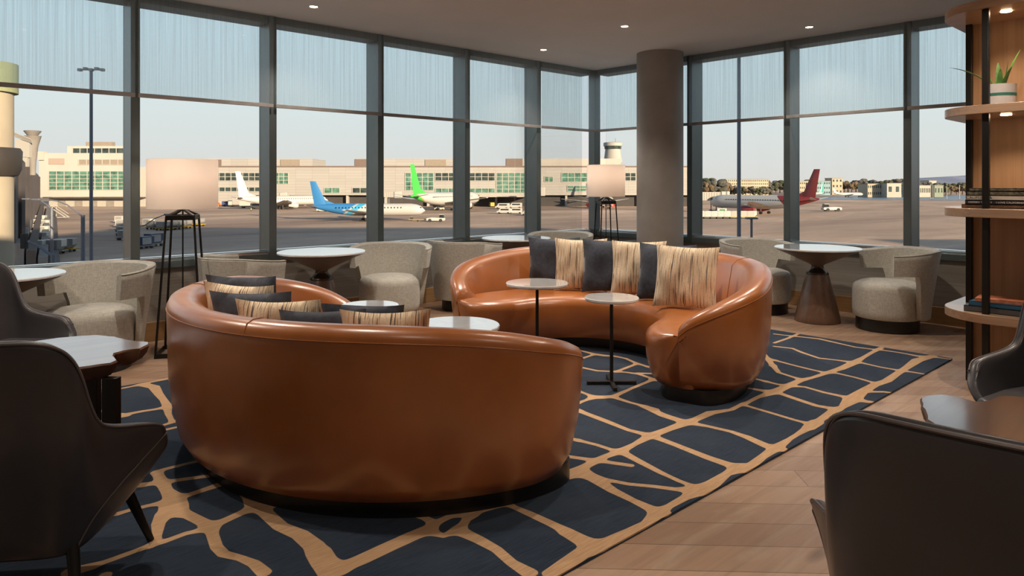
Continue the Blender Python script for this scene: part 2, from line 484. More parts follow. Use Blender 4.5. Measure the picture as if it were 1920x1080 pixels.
# ceiling downlights
def downlight(x, y, label, energy, group='ceiling downlights', size=math.radians(75), col=(1.0, 0.86, 0.72)):
    t0 = thing('ceiling_light', label, 'ceiling light', (x, y, ZC), 0, group)
    bm = bm_new(); add_lathe(bm, [(.036, -.001), (.05, -.001), (.048, -.007), (.036, -.004)], 24, cap=False); obj('trim_ring', bm, M_BLINDBAR if False else M_STONE, t0, smooth=True)
    bm = bm_new(); add_lathe(bm, [(.034, -.0035), (.034, -.002)], 20); obj('lens', bm, M_SPOT, t0)
    ld = bpy.data.lights.new('downlight_beam', 'SPOT'); ld.energy = energy; ld.spot_size = size; ld.spot_blend = .55; ld.color = col; ld.shadow_soft_size = .04
    lo = bpy.data.objects.new('downlight_beam', ld); SC.collection.objects.link(lo); lo.parent = t0; lo.location = (0, 0, -.02)
    return t0
for x, y, la in ((2.98, 5.88, 'small round ceiling downlight nearest the left glass wall, at the top edge'),
                 (5.96, 5.90, 'small round ceiling downlight closest to the glass corner'),
                 (5.68, 4.46, 'small round ceiling downlight over the far curved sofa'),
                 (7.10, 3.20, 'small round ceiling downlight near the right glass wall')):
    downlight(x, y, la, 55, size=math.radians(110))
for x, y, e_, sz in ((1.05, 2.6, 75, 70), (3.05, 1.95, 75, 70), (4.3, 2.5, 60, 75), (2.35, 3.9, 40, 80), (4.1, 4.3, 190, 100), (5.6, 2.6, 95, 110), (1.2, 4.6, 110, 120), (-.3, 4.6, 110, 130), (-1.6, 3.0, 40, 100), (.2, .4, 50, 110), (2.3, -.6, 60, 120), (4.35, 1.0, 95, 120)):  # unseen: the first follow warm pools on the rug, the rest added as fill
    downlight(x, y, 'unseen round ceiling downlight, of a set partly inferred and partly added as fill', e_, 'ceiling downlights out of the frame', math.radians(sz))

# daylight guides in the window openings
for nm, loc, rot, sx, sy in (('portal_left', ((X0 + XW) / 2, YW + .3, 1.83), (math.radians(90), 0, math.radians(180)), XW - X0, 2.3),
                             ('portal_front', (XW + .3, (Y0 + YW) / 2, 1.83), (math.radians(90), 0, math.radians(90)), YW - Y0, 2.3)):
    ld = bpy.data.lights.new(nm, 'AREA'); ld.shape = 'RECTANGLE'; ld.size = sx; ld.size_y = sy; ld.cycles.is_portal = True
    lo = bpy.data.objects.new(nm, ld); SC.collection.objects.link(lo); lo.location = loc; lo.rotation_euler = rot

# ------------------------------------------------------------------ rug with its woven net of tan lines
RUG_LINES = [
    [(3.089,2.772,0.05),(3.068,2.549,0.05),(3.045,2.365,0.04),(3.066,2.233,0.06),(3.05,2.065,0.05),(3.024,1.865,0.06),(3.02,1.727,0.07),(3.031,1.692,0.1)],
    [(3.031,1.692,0.09),(3.032,1.606,0.08)],
    [(3.437,2.55,0.05),(3.389,2.38,0.07),(3.38,2.226,0.07),(3.415,2.107,0.04),(3.434,1.973,0.04),(3.421,1.874,0.06),(3.38,1.746,0.07),(3.391,1.693,0.07),(3.395,1.605,0.04)],
    [(3.932,2.174,0.03),(3.768,2.165,0.04),(3.628,2.217,0.07),(3.472,2.213,0.06),(3.369,2.218,0.08),(3.213,2.226,0.06),(3.066,2.233,0.07),(2.904,2.215,0.04),(2.775,2.204,0.06),(2.663,2.213,0.05),(2.471,2.197,0.06),(2.397,2.18,0.1),(2.345,2.181,0.06)],
    [(2.73,2.45,0.02),(2.753,2.34,0.025),(2.757,2.25,0.03),(2.775,2.204,0.06),(2.745,2.084,0.05),(2.707,1.918,0.04),(2.691,1.805,0.025),(2.69,1.739,0.03),(2.688,1.697,0.09)],
    [(2.437,2.167,0.1),(2.428,2.082,0.08),(2.395,1.946,0.06),(2.382,1.825,0.045),(2.373,1.698,0.07),(2.383,1.643,0.05),(2.387,1.586,0.05)],
    [(2.444,2.125,0.02),(2.458,2.043,0.02),(2.497,1.939,0.025),(2.56,1.848,0.035),(2.607,1.765,0.04),(2.674,1.689,0.1)],
    [(3.922,1.726,0.08),(3.802,1.717,0.06),(3.599,1.71,0.025),(3.401,1.698,0.07),(3.232,1.687,0.05),(3.095,1.671,0.06),(3.031,1.692,0.1),(2.917,1.7,0.05),(2.771,1.686,0.08),(2.674,1.689,0.1),(2.569,1.692,0.05),(2.452,1.691,0.04),(2.362,1.69,0.07),(2.259,1.661,0.06),(2.153,1.657,0.09),(2.041,1.673,0.08),(1.98,1.683,0.1),(1.9,1.69,0.08),(1.805,1.679,0.08),(1.73,1.668,0.08)],
    [(3.904,2.159,0.03),(3.886,1.979,0.02),(3.868,1.828,0.02),(3.867,1.742,0.05)],
    [(1.971,1.833,0.05),(1.967,1.765,0.05),(1.976,1.71,0.07),(1.98,1.653,0.04),(1.997,1.586,0.03)],
    [(5.953,2.996,0.02),(5.971,2.902,0.02),(6.007,2.794,0.04),(6.05,2.642,0.05),(6.005,2.471,0.04),(5.961,2.307,0.03),(5.986,2.187,0.03),(6.011,2.132,0.03),(6.026,1.993,0.02),(6.009,1.858,0.05),(6.064,1.777,0.04),(6.085,1.641,0.01)],
    [(5.618,2.828,0.02),(5.882,2.834,0.02),(6.145,2.858,0.03)],
    [(5.499,2.768,0.02),(5.538,2.633,0.03),(5.459,2.516,0.04),(5.38,2.35,0.03),(5.418,2.229,0.03),(5.439,2.125,0.07),(5.472,2.068,0.04),(5.445,1.932,0.03),(5.448,1.801,0.04),(5.468,1.717,0.03),(5.473,1.63,0.02)],
    [(5.069,2.551,0.02),(5.032,2.393,0.02),(5.008,2.258,0.02),(4.997,2.143,0.05),(5.043,2.075,0.02),(5.027,1.946,0.02),(4.984,1.803,0.04)],
    [(4.908,2.481,0.05),(4.758,2.363,0.04),(4.729,2.269,0.03),(4.702,2.177,0.05)],
    [(4.48,2.314,0.03),(4.473,2.232,0.03),(4.496,2.166,0.06),(4.547,2.077,0.03),(4.518,1.938,0.04),(4.52,1.817,0.05),(4.515,1.764,0.1),(4.521,1.684,0.06),(4.548,1.621,0.04)],
    [(4.26,2.258,0.03),(4.277,2.181,0.09),(4.287,2.111,0.05),(4.246,1.975,0.05),(4.214,1.857,0.05),(4.235,1.75,0.06)],
    [(6.095,2.151,0.05),(5.864,2.142,0.04),(5.654,2.126,0.04),(5.426,2.11,0.08),(5.197,2.109,0.07),(4.986,2.128,0.05),(4.816,2.142,0.04),(4.685,2.169,0.06),(4.496,2.166,0.07),(4.296,2.162,0.09),(4.109,2.178,0.04),(3.955,2.169,0.03)],
    [(6.096,1.777,0.07),(5.868,1.814,0.09),(5.566,1.794,0.06),(5.334,1.782,0.06),(5.099,1.765,0.07),(4.933,1.785,0.07),(4.711,1.78,0.08),(4.501,1.759,0.12),(4.305,1.738,0.05),(4.222,1.745,0.07),(3.956,1.728,0.05),(3.805,1.715,0.06)],
    [(4.743,1.75,0.02),(4.809,1.689,0.02),(4.843,1.618,0.02)],
    [(4.219,3.792,0.02),(4.207,3.604,0.05),(4.228,3.521,0.06),(4.272,3.459,0.04),(4.279,3.349,0.03),(4.222,3.203,0.04),(4.206,3.084,0.02)],
    [(3.989,3.575,0.02),(4.195,3.594,0.02)],
    [(3.829,3.432,0.02),(3.848,3.269,0.02),(3.926,3.161,0.04),(3.967,3.105,0.02),(3.993,3.012,0.03),(3.977,2.907,0.03),(3.957,2.86,0.06),(3.967,2.835,0.06)],
    [(3.926,3.161,0.025),(4.03,3.172,0.025),(4.21,3.194,0.025)],
    [(4.014,3.027,0.02),(4.085,2.944,0.02)],
    [(3.957,2.86,0.04),(3.831,2.849,0.03),(3.682,2.833,0.03),(3.464,2.805,0.05),(3.402,2.834,0.07),(3.357,2.876,0.07),(3.275,2.87,0.03),(3.191,2.868,0.03)],
    [(3.38,3.038,0.03),(3.371,2.946,0.03),(3.357,2.876,0.06)],
    [(3.448,2.792,0.05),(3.437,2.667,0.035),(3.442,2.56,0.03),(3.442,2.473,0.05)],
    [(0.992,3.505,0.05),(1.025,3.517,0.02),(1.111,3.515,0.015),(1.199,3.509,0.015)],
    [(0.989,3.497,0.05),(0.976,3.387,0.06),(0.963,3.264,0.06),(0.963,3.172,0.09),(0.939,3.091,0.12),(0.936,3.011,0.09),(0.957,2.959,0.06),(0.978,2.862,0.06),(0.99,2.805,0.06),(0.97,2.735,0.05),(0.948,2.632,0.05),(0.949,2.566,0.05),(0.983,2.497,0.04),(1.004,2.427,0.05),(1.006,2.349,0.06)],
    [(0.963,3.172,0.05),(1.02,3.156,0.04),(1.111,3.165,0.05),(1.194,3.176,0.06),(1.217,3.125,0.07),(1.213,2.96,0.09),(1.203,2.864,0.11),(1.193,2.773,0.07),(1.189,2.621,0.07),(1.216,2.509,0.08),(1.216,2.398,0.09),(1.189,2.281,0.09),(1.167,2.2,0.08)],
    [(0.982,2.812,0.06),(1.042,2.817,0.05),(1.123,2.838,0.05),(1.184,2.848,0.08)],
    [(1.204,2.897,0.08),(1.276,2.813,0.08),(1.315,2.804,0.04)],
    [(0.745,3.17,0.04),(0.797,3.172,0.03),(0.858,3.165,0.03),(0.908,3.153,0.05),(0.942,3.122,0.1)],
    [(0.935,3.078,0.1),(0.886,3.04,0.08),(0.845,2.969,0.06),(0.805,2.846,0.03)],
    [(0.518,2.805,0.07),(0.579,2.796,0.06),(0.636,2.798,0.02),(0.723,2.806,0.03),(0.771,2.809,0.05),(0.818,2.806,0.015),(0.9,2.815,0.02),(0.946,2.801,0.03),(0.986,2.794,0.05)],
    [(1.209,2.337,0.09),(1.196,2.274,0.09),(1.204,2.194,0.09)],
    [(1.204,2.194,0.07),(1.297,2.195,0.08),(1.406,2.203,0.08),(1.522,2.21,0.08),(1.607,2.21,0.07),(1.64,2.233,0.05)],
    [(1.641,2.325,0.03),(1.645,2.274,0.04),(1.649,2.234,0.04),(1.726,2.238,0.04),(1.803,2.205,0.05),(1.876,2.186,0.04),(1.967,2.174,0.05),(2.104,2.175,0.02),(2.275,2.189,0.03),(2.383,2.187,0.07),(2.443,2.169,0.08)],
    [(1.586,2.203,0.06),(1.612,2.131,0.03),(1.68,2.125,0.05),(1.758,2.171,0.04),(1.804,2.185,0.05)],
    [(1.68,2.125,0.07),(1.692,2.02,0.06),(1.695,1.919,0.05),(1.675,1.816,0.05),(1.675,1.731,0.07)],
    [(1.967,2.164,0.03),(1.977,2.044,0.045),(1.982,1.908,0.05),(1.982,1.82,0.06),(1.973,1.711,0.09)],
    [(1.123,5.113,0.02),(1.181,5.095,0.02),(1.272,5.1,0.02),(1.34,5.111,0.06),(1.402,5.128,0.04),(1.518,5.138,0.05)],
    [(1.357,5.095,0.08),(1.393,4.988,0.08),(1.368,4.801,0.06),(1.353,4.65,0.05),(1.333,4.512,0.06),(1.29,4.346,0.04),(1.266,4.203,0.03)],
    [(1.037,4.666,0.07),(1.057,4.561,0.05),(1.1,4.508,0.05),(1.199,4.502,0.04),(1.26,4.489,0.04),(1.326,4.488,0.05)],
    [(0.959,4.474,0.03),(1.038,4.481,0.03),(1.104,4.476,0.04)],
    [(1.198,4.162,0.03),(1.265,4.178,0.03),(1.322,4.179,0.03)],
    [(1.18,4.078,0.02),(1.247,4.079,0.02)],
]
# the net carries on where the sofas stand
RUG_LINES += [
    [(2.6,5.16,.05),(2.75,4.7,.06),(3.0,4.3,.07),(3.1,3.9,.08)],
    [(3.1,3.9,.08),(2.6,3.5,.04),(2.2,3.3,.06),(1.7,3.2,.05)],
    [(3.1,3.9,.08),(3.7,4.0,.05),(4.3,4.1,.06),(4.9,4.0,.05),(5.5,4.2,.05),(6.12,4.3,.03)],
    [(2.2,3.3,.06),(2.3,2.8,.05),(2.5,2.4,.04)], [(1.6,5.15,.05),(2.0,4.6,.04),(2.1,4.1,.06),(2.2,3.3,.05)],
    [(4.3,5.16,.05),(4.35,4.6,.06),(4.3,4.1,.07)], [(5.2,5.16,.04),(5.1,4.6,.06),(4.9,4.0,.06),(5.0,3.5,.05),(5.2,3.2,.04)],
    [(2.0,4.6,.05),(3.0,4.6,.03),(4.35,4.6,.05),(5.1,4.6,.04),(6.12,4.7,.03)], [(3.7,4.0,.05),(3.6,3.6,.05),(3.45,3.3,.03)],
    [(.5,4.7,.05),(.2,4.2,.06),(.4,3.6,.06),(.1,3.0,.05),(.3,2.4,.06),(.1,1.65,.05)], [(-.4,3.6,.03),(.4,3.6,.06),(.9,3.4,.04)], [(-.4,2.5,.04),(.3,2.4,.06),(.6,2.7,.05)],
]
RX0, RX1, RY0, RY1 = -0.4, 6.12, 1.65, 5.155
# carry dangling ends on underneath the sofas
def _near(p, skip):
    for li, l_ in enumerate(RUG_LINES):
        if li == skip: continue
        for (x1, y1, _), (x2, y2, _) in zip(l_[:-1], l_[1:]):
            dx, dy = x2 - x1, y2 - y1
            t_ = max(0, min(1, ((p[0] - x1) * dx + (p[1] - y1) * dy) / (dx * dx + dy * dy + 1e-9)))
            if math.hypot(p[0] - x1 - t_ * dx, p[1] - y1 - t_ * dy) < .07: return True
    return False
ext_ = []
for li, l_ in enumerate(RUG_LINES):
    for a_, b_ in ((l_[0], l_[1]), (l_[-1], l_[-2])):
        dd = min(abs(math.hypot(a_[0] - cx, a_[1] - cy) - .95) for cx, cy in ((2.31, 3.31), (3.80, 3.40)))
        if dd < .62 and not _near(a_, li) and not (a_[0] < 1.75 and a_[1] > 3.6):
            v_ = Vector((a_[0] - b_[0], a_[1] - b_[1])).normalized() * .38
            ext_.append([a_, (a_[0] + v_.x, a_[1] + v_.y, a_[2])])
RUG_LINES += ext_
nx, ny = 540, 292
gx = np.linspace(RX0, RX1, nx); gy = np.linspace(RY0, RY1, ny)
PX, PY = np.meshgrid(gx, gy)
acc = np.zeros_like(PX); KS = 0.011
rr_ = np.random.RandomState(3)
for line in RUG_LINES:
    best = np.full(PX.shape, 9.0)
    for (x1, y1, w1), (x2, y2, w2) in zip(line[:-1], line[1:]):
        dx, dy = x2 - x1, y2 - y1
        L2 = dx * dx + dy * dy + 1e-9
        tt = np.clip(((PX - x1) * dx + (PY - y1) * dy) / L2, 0, 1)
        dist = np.hypot(PX - x1 - tt * dx, PY - y1 - tt * dy) - np.maximum(0.014, 0.42 * (w1 + (w2 - w1) * tt))
        best = np.minimum(best, dist)
    acc += np.exp(-np.clip(best, -0.1, 0.4) / KS)
field = -KS * np.log(acc + 1e-30) - 0.001
weave = np.clip(0.5 - field / 0.04, 0, 1)
verts = np.zeros((nx * ny, 3)); verts[:, 0] = PX.ravel(); verts[:, 1] = PY.ravel(); verts[:, 2] = 0.012
ii, jj = np.meshgrid(np.arange(ny - 1), np.arange(nx - 1), indexing='ij')
a0 = (ii * nx + jj).ravel(); faces = np.stack([a0, a0 + 1, a0 + nx + 1, a0 + nx], 1).tolist()
vl = verts.tolist(); wl = weave.ravel().tolist()
edge = [j for j in range(nx)] + [i * nx + nx - 1 for i in range(1, ny)] + [(ny - 1) * nx + j for j in range(nx - 2, -1, -1)] + [i * nx for i in range(ny - 2, 0, -1)]
base_i = len(vl)
for k_ in edge: vl.append([vl[k_][0], vl[k_][1], 0.0]); wl.append(0.0)
for q in range(len(edge)):
    r_ = (q + 1) % len(edge)
    faces.append([edge[q], base_i + q, base_i + r_, edge[r_]])
me = bpy.data.meshes.new('rug'); me.from_pydata(vl, [], faces); me.materials.append(M_RUG)
at_ = me.attributes.new('weave', 'FLOAT', 'POINT'); at_.data.foreach_set('value', wl)
rug = bpy.data.objects.new('rug', me); SC.collection.objects.link(rug)
tag(rug, 'large navy rug with a net of tan lines under the curved sofas', 'rug')

# ------------------------------------------------------------------ curved sofas
def smooth(x): x = max(0.0, min(1.0, x)); return x * x * (3 - 2 * x)
def make_sofa(label, A0=75, A1=75):
    A0, A1 = math.radians(A0), math.radians(A1)
    root = thing('curved_sofa', label, 'sofa', (0, 0, 0), 0, 'curved tan leather sofas')
    RC, RT, BT = 1.20, .34, math.radians(84)      # the shell runs on a circle, then curls in round each end
    def path(t_):
        """t_ in metres along the shell's centre line from the middle; returns point, outward normal, share of the way to the tip"""
        Ae = A1 if t_ > 0 else A0
        sg = 1 if t_ > 0 else -1
        L1 = Ae * RC; tt_ = abs(t_)
        if tt_ <= L1: a = tt_ / RC; x, y, n_ = RC * math.cos(a), RC * math.sin(a), (math.cos(a), math.sin(a))
        else:
            bt = (tt_ - L1) / RT; a = Ae + bt
            x = (RC - RT) * math.cos(Ae) + RT * math.cos(a); y = (RC - RT) * math.sin(Ae) + RT * math.sin(a); n_ = (math.cos(a), math.sin(a))
        Lt = L1 + RT * BT; l0 = math.radians(30) * RC
        u = min(1.0, max(0.0, (tt_ - l0) / (Lt - l0)))
        return Vector((-x, -y * sg, 0)), Vector((-n_[0], -n_[1] * sg, 0)), u
    def hgt_u(u): return .485 + .318 * max(0.0, 1 - u ** 3.0) ** .75
    T0, T1 = -(A0 * RC + RT * BT), A1 * RC + RT * BT
    NS = 120
    ts_ = [T0 + (T1 - T0) * i / NS for i in range(NS + 1)]
    rings = []
    for t_ in ts_:
        p, n_, u = path(t_); h = hgt_u(u); k = 1 - .45 * u ** 4
        ring = []
        for o_, z in ((.028, .10), (.064, .16), (.094, .30), (.108, .42), (.116, h - .09), (.116, h - .04), (.102, h - .012), (.070, h), (.025, h - .002), (-.020 * k, h - .020), (-.055 * k, h - .055), (-.10 * k, min(.47, h - .05)), (-.145 * k, .38), (-.15 * k, .10)):
            ring.append(p + n_ * o_ + Vector((0, 0, z)))
        rings.append(ring)
    bm = bm_new(); add_loft(bm, rings, True, True)
    obj('backrest', bm, M_TAN, root, smooth=True, angle=60)
    caps = [math.radians(90 * k / 8) for k in range(1, 9)]
    angs = [(-A0 + (A0 + A1) * i / 96, 0.0) for i in range(97)]
    seq = [(-A0, -c_) for c_ in reversed(caps)] + angs + [(A1, c_) for c_ in caps]
    def pos(r, a, z, cap, ex=None):
        if ex is None:                          # the end follows the curled shell, which draws in towards the floor
            ex = .342 + float(np.interp(z, (.10, .16, .30, .42, .46), (.028, .064, .094, .108, .108)))
        off = ex * math.sin(cap)
        return Vector((-r * math.cos(a), -r * math.sin(a), z)) + Vector((math.sin(a), -math.cos(a), 0)) * off
    # seat
    rings = []
    for a, cap in seq:
        sh = 1 - math.cos(cap)
        prof = [(.62, .10), (.595, .15), (.575, .25), (.57, .36), (.585, .405), (.62, .432), (.68, .444), (.85, .446), (1.06, .44), (1.06, .10)]
        rings.append([pos(r + (.24 * sh if r < .7 else (.03 * sh if r < .9 else -.12 * sh)), a, z - (.010 * sh if z > .3 else 0), cap) for r, z in prof])
    bm = bm_new(); add_loft(bm, rings, True, True)
    obj('seat', bm, M_TAN, root, smooth=True, angle=60)
    # recessed black base
    rings = []
    for a, cap in seq:
        sh = 1 - math.cos(cap)
        rings.append([Vector(p) for p in (pos(.68 + .16 * sh, a, 0.012, cap, .36), pos(1.17 - .16 * sh, a, 0.012, cap, .36), pos(1.17 - .16 * sh, a, .102, cap, .36), pos(.68 + .16 * sh, a, .102, cap, .36))])
    bm = bm_new(); add_loft(bm, rings, True, True)
    obj('plinth', bm, M_PLINTH, root, smooth=True, angle=50)
    # seam under the rim and two cross seams
    bm = bm_new()
    pts = []
    for t_ in ts_:
        p, n_, u = path(t_); pts.append(p + n_ * .1165 + Vector((0, 0, hgt_u(u) - .055)))
    add_tube(bm, pts, .003, 6)
    obj('rim_seam', bm, M_TANSEAM, root, smooth=True)
    for sa in (-38, 22):
        p, n_, u = path(math.radians(sa) * RC); h = hgt_u(u)
        bm = bm_new()
        add_tube(bm, [p + n_ * o_ + Vector((0, 0, z)) for o_, z in ((-.10, .47), (-.055, h - .054), (-.02, h - .019), (.025, h - .001), (.07, h + .001), (.102, h - .011), (.117, h - .045))], .0028, 6)
        obj('cross_seam', bm, M_TANSEAM, root, smooth=True)
    return root
C_NEAR, C_FAR = (2.295, 3.245), (3.80, 3.40)
sofa = make_sofa('tan leather curved sofa nearest the camera, its rounded back turned to us')
sofa.location = (*C_NEAR, 0); sofa.scale = (.977, .977, 1)
sofa2 = make_sofa('tan leather curved sofa further away, its open seat facing the camera', 76, 86)
sofa2.location = (*C_FAR, 0); sofa2.rotation_euler = (0, 0, math.pi)

# ------------------------------------------------------------------ cushions
def cushion_mesh(s, th, seed):
    rnd = random.Random(seed)
    n = 18; bm = bm_new()
    grid = {}
    ph = [rnd.uniform(0, 6.28) for _ in range(6)]
    for side in (1, -1):
        for i in range(n + 1):
            for j in range(n + 1):
                u = -1 + 2 * i / n; v_ = -1 + 2 * j / n
                e = (max(0, 1 - abs(u) ** 3.2) ** .6) * (max(0, 1 - abs(v_) ** 3.2) ** .6)
                if e < 1e-6 and side == -1: grid[(side, i, j)] = grid[(1, i, j)]; continue
                x = s * u * (1 - .075 * (1 - v_ * v_) * abs(u)); z = s * v_ * (1 - .075 * (1 - u * u) * abs(v_))
                wr = .007 * math.sin(5 * u + ph[0]) * math.sin(4 * v_ + ph[1]) + .004 * math.sin(9 * u * v_ + ph[2])
                y = side * (th * e) + wr * (e > 0)
                y += .012 * math.sin(2 * u + ph[3]) * 1
                grid[(side, i, j)] = bm.verts.new((x, y, z + s))
    for side in (1, -1):
        for i in range(n):
            for j in range(n):
                q = [grid[(side, i, j)], grid[(side, i + 1, j)], grid[(side, i + 1, j + 1)], grid[(side, i, j + 1)]]
                bm.faces.new(q if side == -1 else list(reversed(q)))
    return bm
def cushion(c, ang, r, z, yaw, lean, m, label, s=.225, roll=0, seed=0):
    a = math.radians(ang)
    o = obj('throw_cushion', cushion_mesh(s, .052, seed), m, smooth=True, angle=80)
    x = c[0] + r * math.cos(a); y = c[1] + r * math.sin(a)
    # local +Y looks out of the sofa's back, top leans backwards
    R = Matrix.Rotation(a + math.radians(yaw) - math.pi / 2, 4, 'Z') @ Matrix.Rotation(math.radians(-lean), 4, 'X') @ Matrix.Rotation(math.radians(roll), 4, 'Y')
    o.matrix_world = Matrix.Translation((x, y, z)) @ R
    return tag(o, label, 'cushion', 'throw cushions on the curved sofas')
far = [(55, .92, -10, 10, M_NAVY, 'plain charcoal cushion at the left end of the row on the far sofa'),
       (41, .84, -2, 12, M_STRIPE, 'striped cream cushion leftmost of the three on the far sofa'),
       (24, .80, 12, 12, M_NAVY, 'plain charcoal cushion between two striped ones in the far sofa row'),
       (5, .79, 26, 12, M_STRIPE, 'striped cushion second of three on the far sofa, behind the nearer table'),
       (-19, .75, 38, 12, M_NAVY, 'plain charcoal cushion half behind the front striped cushion on the far sofa'),
       (-43, .76, 62, 14, M_STRIPE, 'big fully visible striped cushion at the right end of the far sofa')]
for i, (an, r, yw, ln, m_, la) in enumerate(far): cushion(C_FAR, an, r, .445, yw, ln, m_, la, s=.232 if i == 5 else .225, seed=i)
near = [(147, .92, 64, 10, M_NAVY, 'charcoal cushion furthest back in the near sofa row'),
        (163, .92, 50, 10, M_STRIPE, 'striped cushion furthest back on the near sofa'),
        (178, .92, 38, 10, M_NAVY, 'charcoal cushion in the middle of the near sofa row'),
        (193, .92, 26, 10, M_STRIPE, 'striped cushion in the middle of the near sofa row'),
        (209, .93, 14, 10, M_NAVY, 'charcoal cushion just left of the closest striped cushion'),
        (226, .93, 2, 10, M_STRIPE, 'striped cushion closest to the camera, peeping over the near sofa back'),
        (214, .70, 14, 16, M_NAVY, 'charcoal cushion leaning on the closest striped cushion, before the white tabletop')]
for i, (an, r, yw, ln, m_, la) in enumerate(near): cushion(C_NEAR, an, r, .445, yw, ln, m_, la, seed=20 + i, s=(.214, .210, .206, .200, .188, .192, .190)[i])

# ------------------------------------------------------------------ small round side tables
def make_side_table(label, R, H):
    root = thing('side_table', label, 'side table', (0, 0, 0), 0, 'white round side tables')
    bm = bm_new(); add_lathe(bm, [(R - .006, H - .022), (R, H - .016), (R, H - .004), (R - .004, H)], 56); obj('tabletop', bm, M_STONE, root, smooth=True, angle=40)
    bm = bm_new(); add_lathe(bm, [(.012, 0.03), (.012, H - .022)], 18); obj('pole', bm, M_BLACK, root, smooth=True)
    bm = bm_new(); add_lathe(bm, [(.07, H - .028), (.07, H - .022)], 24); obj('mounting_plate', bm, M_BLACK, root, smooth=True)
    for q in range(2):
        M = Matrix.Rotation(math.radians(90 * q), 4, 'Z')
        bm = bm_new(); add_box(bm, -.165, .165, -.013, .013, 0.0 + .001 * q, .024 + .001 * q, M); obj('base_bar', bm, M_BLACK, root, bevel=.002)
    return root
RZ = math.radians(-42)
ts = make_side_table('low round white side table before the far sofa, its crossed base in view', .182, .585); ts.location = (3.655, 2.98, .012); ts.rotation_euler = (0, 0, RZ)
tb = make_side_table('larger round white side table left of the other one before the far sofa', .235, .60); tb.location = (3.70, 3.73, .012); tb.rotation_euler = (0, 0, RZ)
dup(ts, 'round white side table behind the near sofa cushions, a charcoal corner in front of it', (2.30, 3.80, .012), RZ, 'white round side tables')
dup(tb, 'round white side table whose edge just shows above the near sofa back', (2.27, 2.90, .012), RZ, 'white round side tables')

# ------------------------------------------------------------------ pedestal tables along the glass
def make_pedestal(label):
    root = thing('pedestal_table', label, 'table', (0, 0, 0), 0, 'pedestal tables along the glass walls')
    bm = bm_new(); add_lathe(bm, [(.375, .705), (.40, .712), (.40, .722), (.395, .727)], 64); obj('tabletop', bm, M_STONE, root, smooth=True, angle=40)
    bm = bm_new(); add_lathe(bm, [(.06, .555), (.075, .565), (.15, .60), (.27, .655), (.36, .693), (.385, .705)], 56); obj('underside_bowl', bm, M_DISH, root, smooth=True, angle=60)
    bm = bm_new(); add_lathe(bm, [(.104, .465), (.106, .475), (.085, .495), (.062, .52), (.055, .545), (.06, .556)], 40); obj('collar', bm, M_BRONZE, root, smooth=True, angle=60)
    bm = bm_new(); add_lathe(bm, [(.205, 0), (.21, .006), (.205, .06), (.11, .44), (.100, .465)], 48); obj('cone_base', bm, M_CONE, root, smooth=True, angle=50)
    return root
pt = make_pedestal('pedestal table between two tub chairs beside the right glass wall'); pt.location = (6.88, 3.02, 0)
PG = 'pedestal tables along the glass walls'
dup(pt, 'pedestal table cut by the left edge of the photo, beside the left glass wall', (.66, 5.92, 0), 0, PG)
dup(pt, 'pedestal table behind the near sofa, beside the left glass wall', (3.10, 5.96, 0), 0, PG)
dup(pt, 'pedestal table behind the left part of the far sofa', (5.54, 5.93, 0), 0, PG)

# ------------------------------------------------------------------ tub chairs
def make_tub(label):
    root = thing('tub_chair', label, 'chair', (0, 0, 0), 0, 'grey tweed tub chairs')
    bm = bm_new(); add_lathe(bm, [(.266, 0), (.266, .118)], 48); obj('plinth', bm, M_PLINTH, root, smooth=True, angle=40)
    bm = bm_new(); add_lathe(bm, [(.275, .115), (.292, .13), (.296, .18), (.296, .37), (.292, .405), (.272, .43), (.22, .448), (.12, .455), (.0005, .457)], 56); obj('seat', bm, M_TWEED, root, smooth=True, angle=60)
    # wrap-around back: angle 0 is straight behind (local -Y)
    rings = []
    A = 106; n = 60
    for i in range(n + 1):
        a = -A + 2 * A * i / n
        aa = abs(a)
        top = .745 - .035 * smooth((aa - 40) / 66)
        lowz = .13 if aa < 62 else .13 + (.40) * smooth((aa - 62) / 12)
        flare = .085 * (1 - .25 * smooth((aa - 60) / 40))
        ar = math.radians(a)
        def P(r, z): return (r * math.sin(ar), -r * math.cos(ar) - .005, z)
        ri = .297
        zs = [lowz + (top - .012 - lowz) * q / 5 for q in range(6)]
        out_ = [P(ri + .048 + flare * (max(0, z - .13) / .61) ** 1.2, z) for z in zs]
        in_ = [P(ri + .0 + max(0, flare - .012) * (max(0, z - .13) / .61) ** 1.2, z) for z in zs]
        mid = P(ri + .027 + flare, top + .006)
        rings.append(out_ + [mid] + list(reversed(in_)))
    bm = bm_new(); add_loft(bm, rings, True, True); obj('backrest', bm, M_TWEED, root, smooth=True, angle=55)
    bm = bm_new()
    pts = []
    for i in range(n + 1):
        a = -A + 2 * A * i / n; aa = abs(a); ar = math.radians(a)
        top = .745 - .035 * smooth((aa - 40) / 66); flare = .085 * (1 - .25 * smooth((aa - 60) / 40))
        r = .297 + .040 + flare
        pts.append((r * math.sin(ar), -r * math.cos(ar) - .005, top - .001))
    add_tube(bm, pts, .005, 6); obj('edge_piping', bm, M_TWEEDSEAM, root, smooth=True)
    return root
TG = 'grey tweed tub chairs'
D = math.radians
tc = make_tub('grey tweed tub chair right of the pedestal table by the right glass wall'); tc.location = (7.0, 2.42, 0); tc.rotation_euler = (0, 0, D(42))
dup(tc, 'grey tweed tub chair half behind the far sofa, left of the right-hand pedestal table', (6.98, 3.66, 0), D(160), TG)
dup(tc, 'grey tweed tub chair at left, right of the cut-off pedestal table', (1.20, 5.85, 0), D(122), TG)
dup(tc, 'grey tweed tub chair showing over the near sofa back, left of its pedestal table', (2.42, 5.95, 0), D(-82), TG)
dup(tc, 'grey tweed tub chair between the two sofas, right of its pedestal table', (3.80, 5.90, 0), D(138), TG)
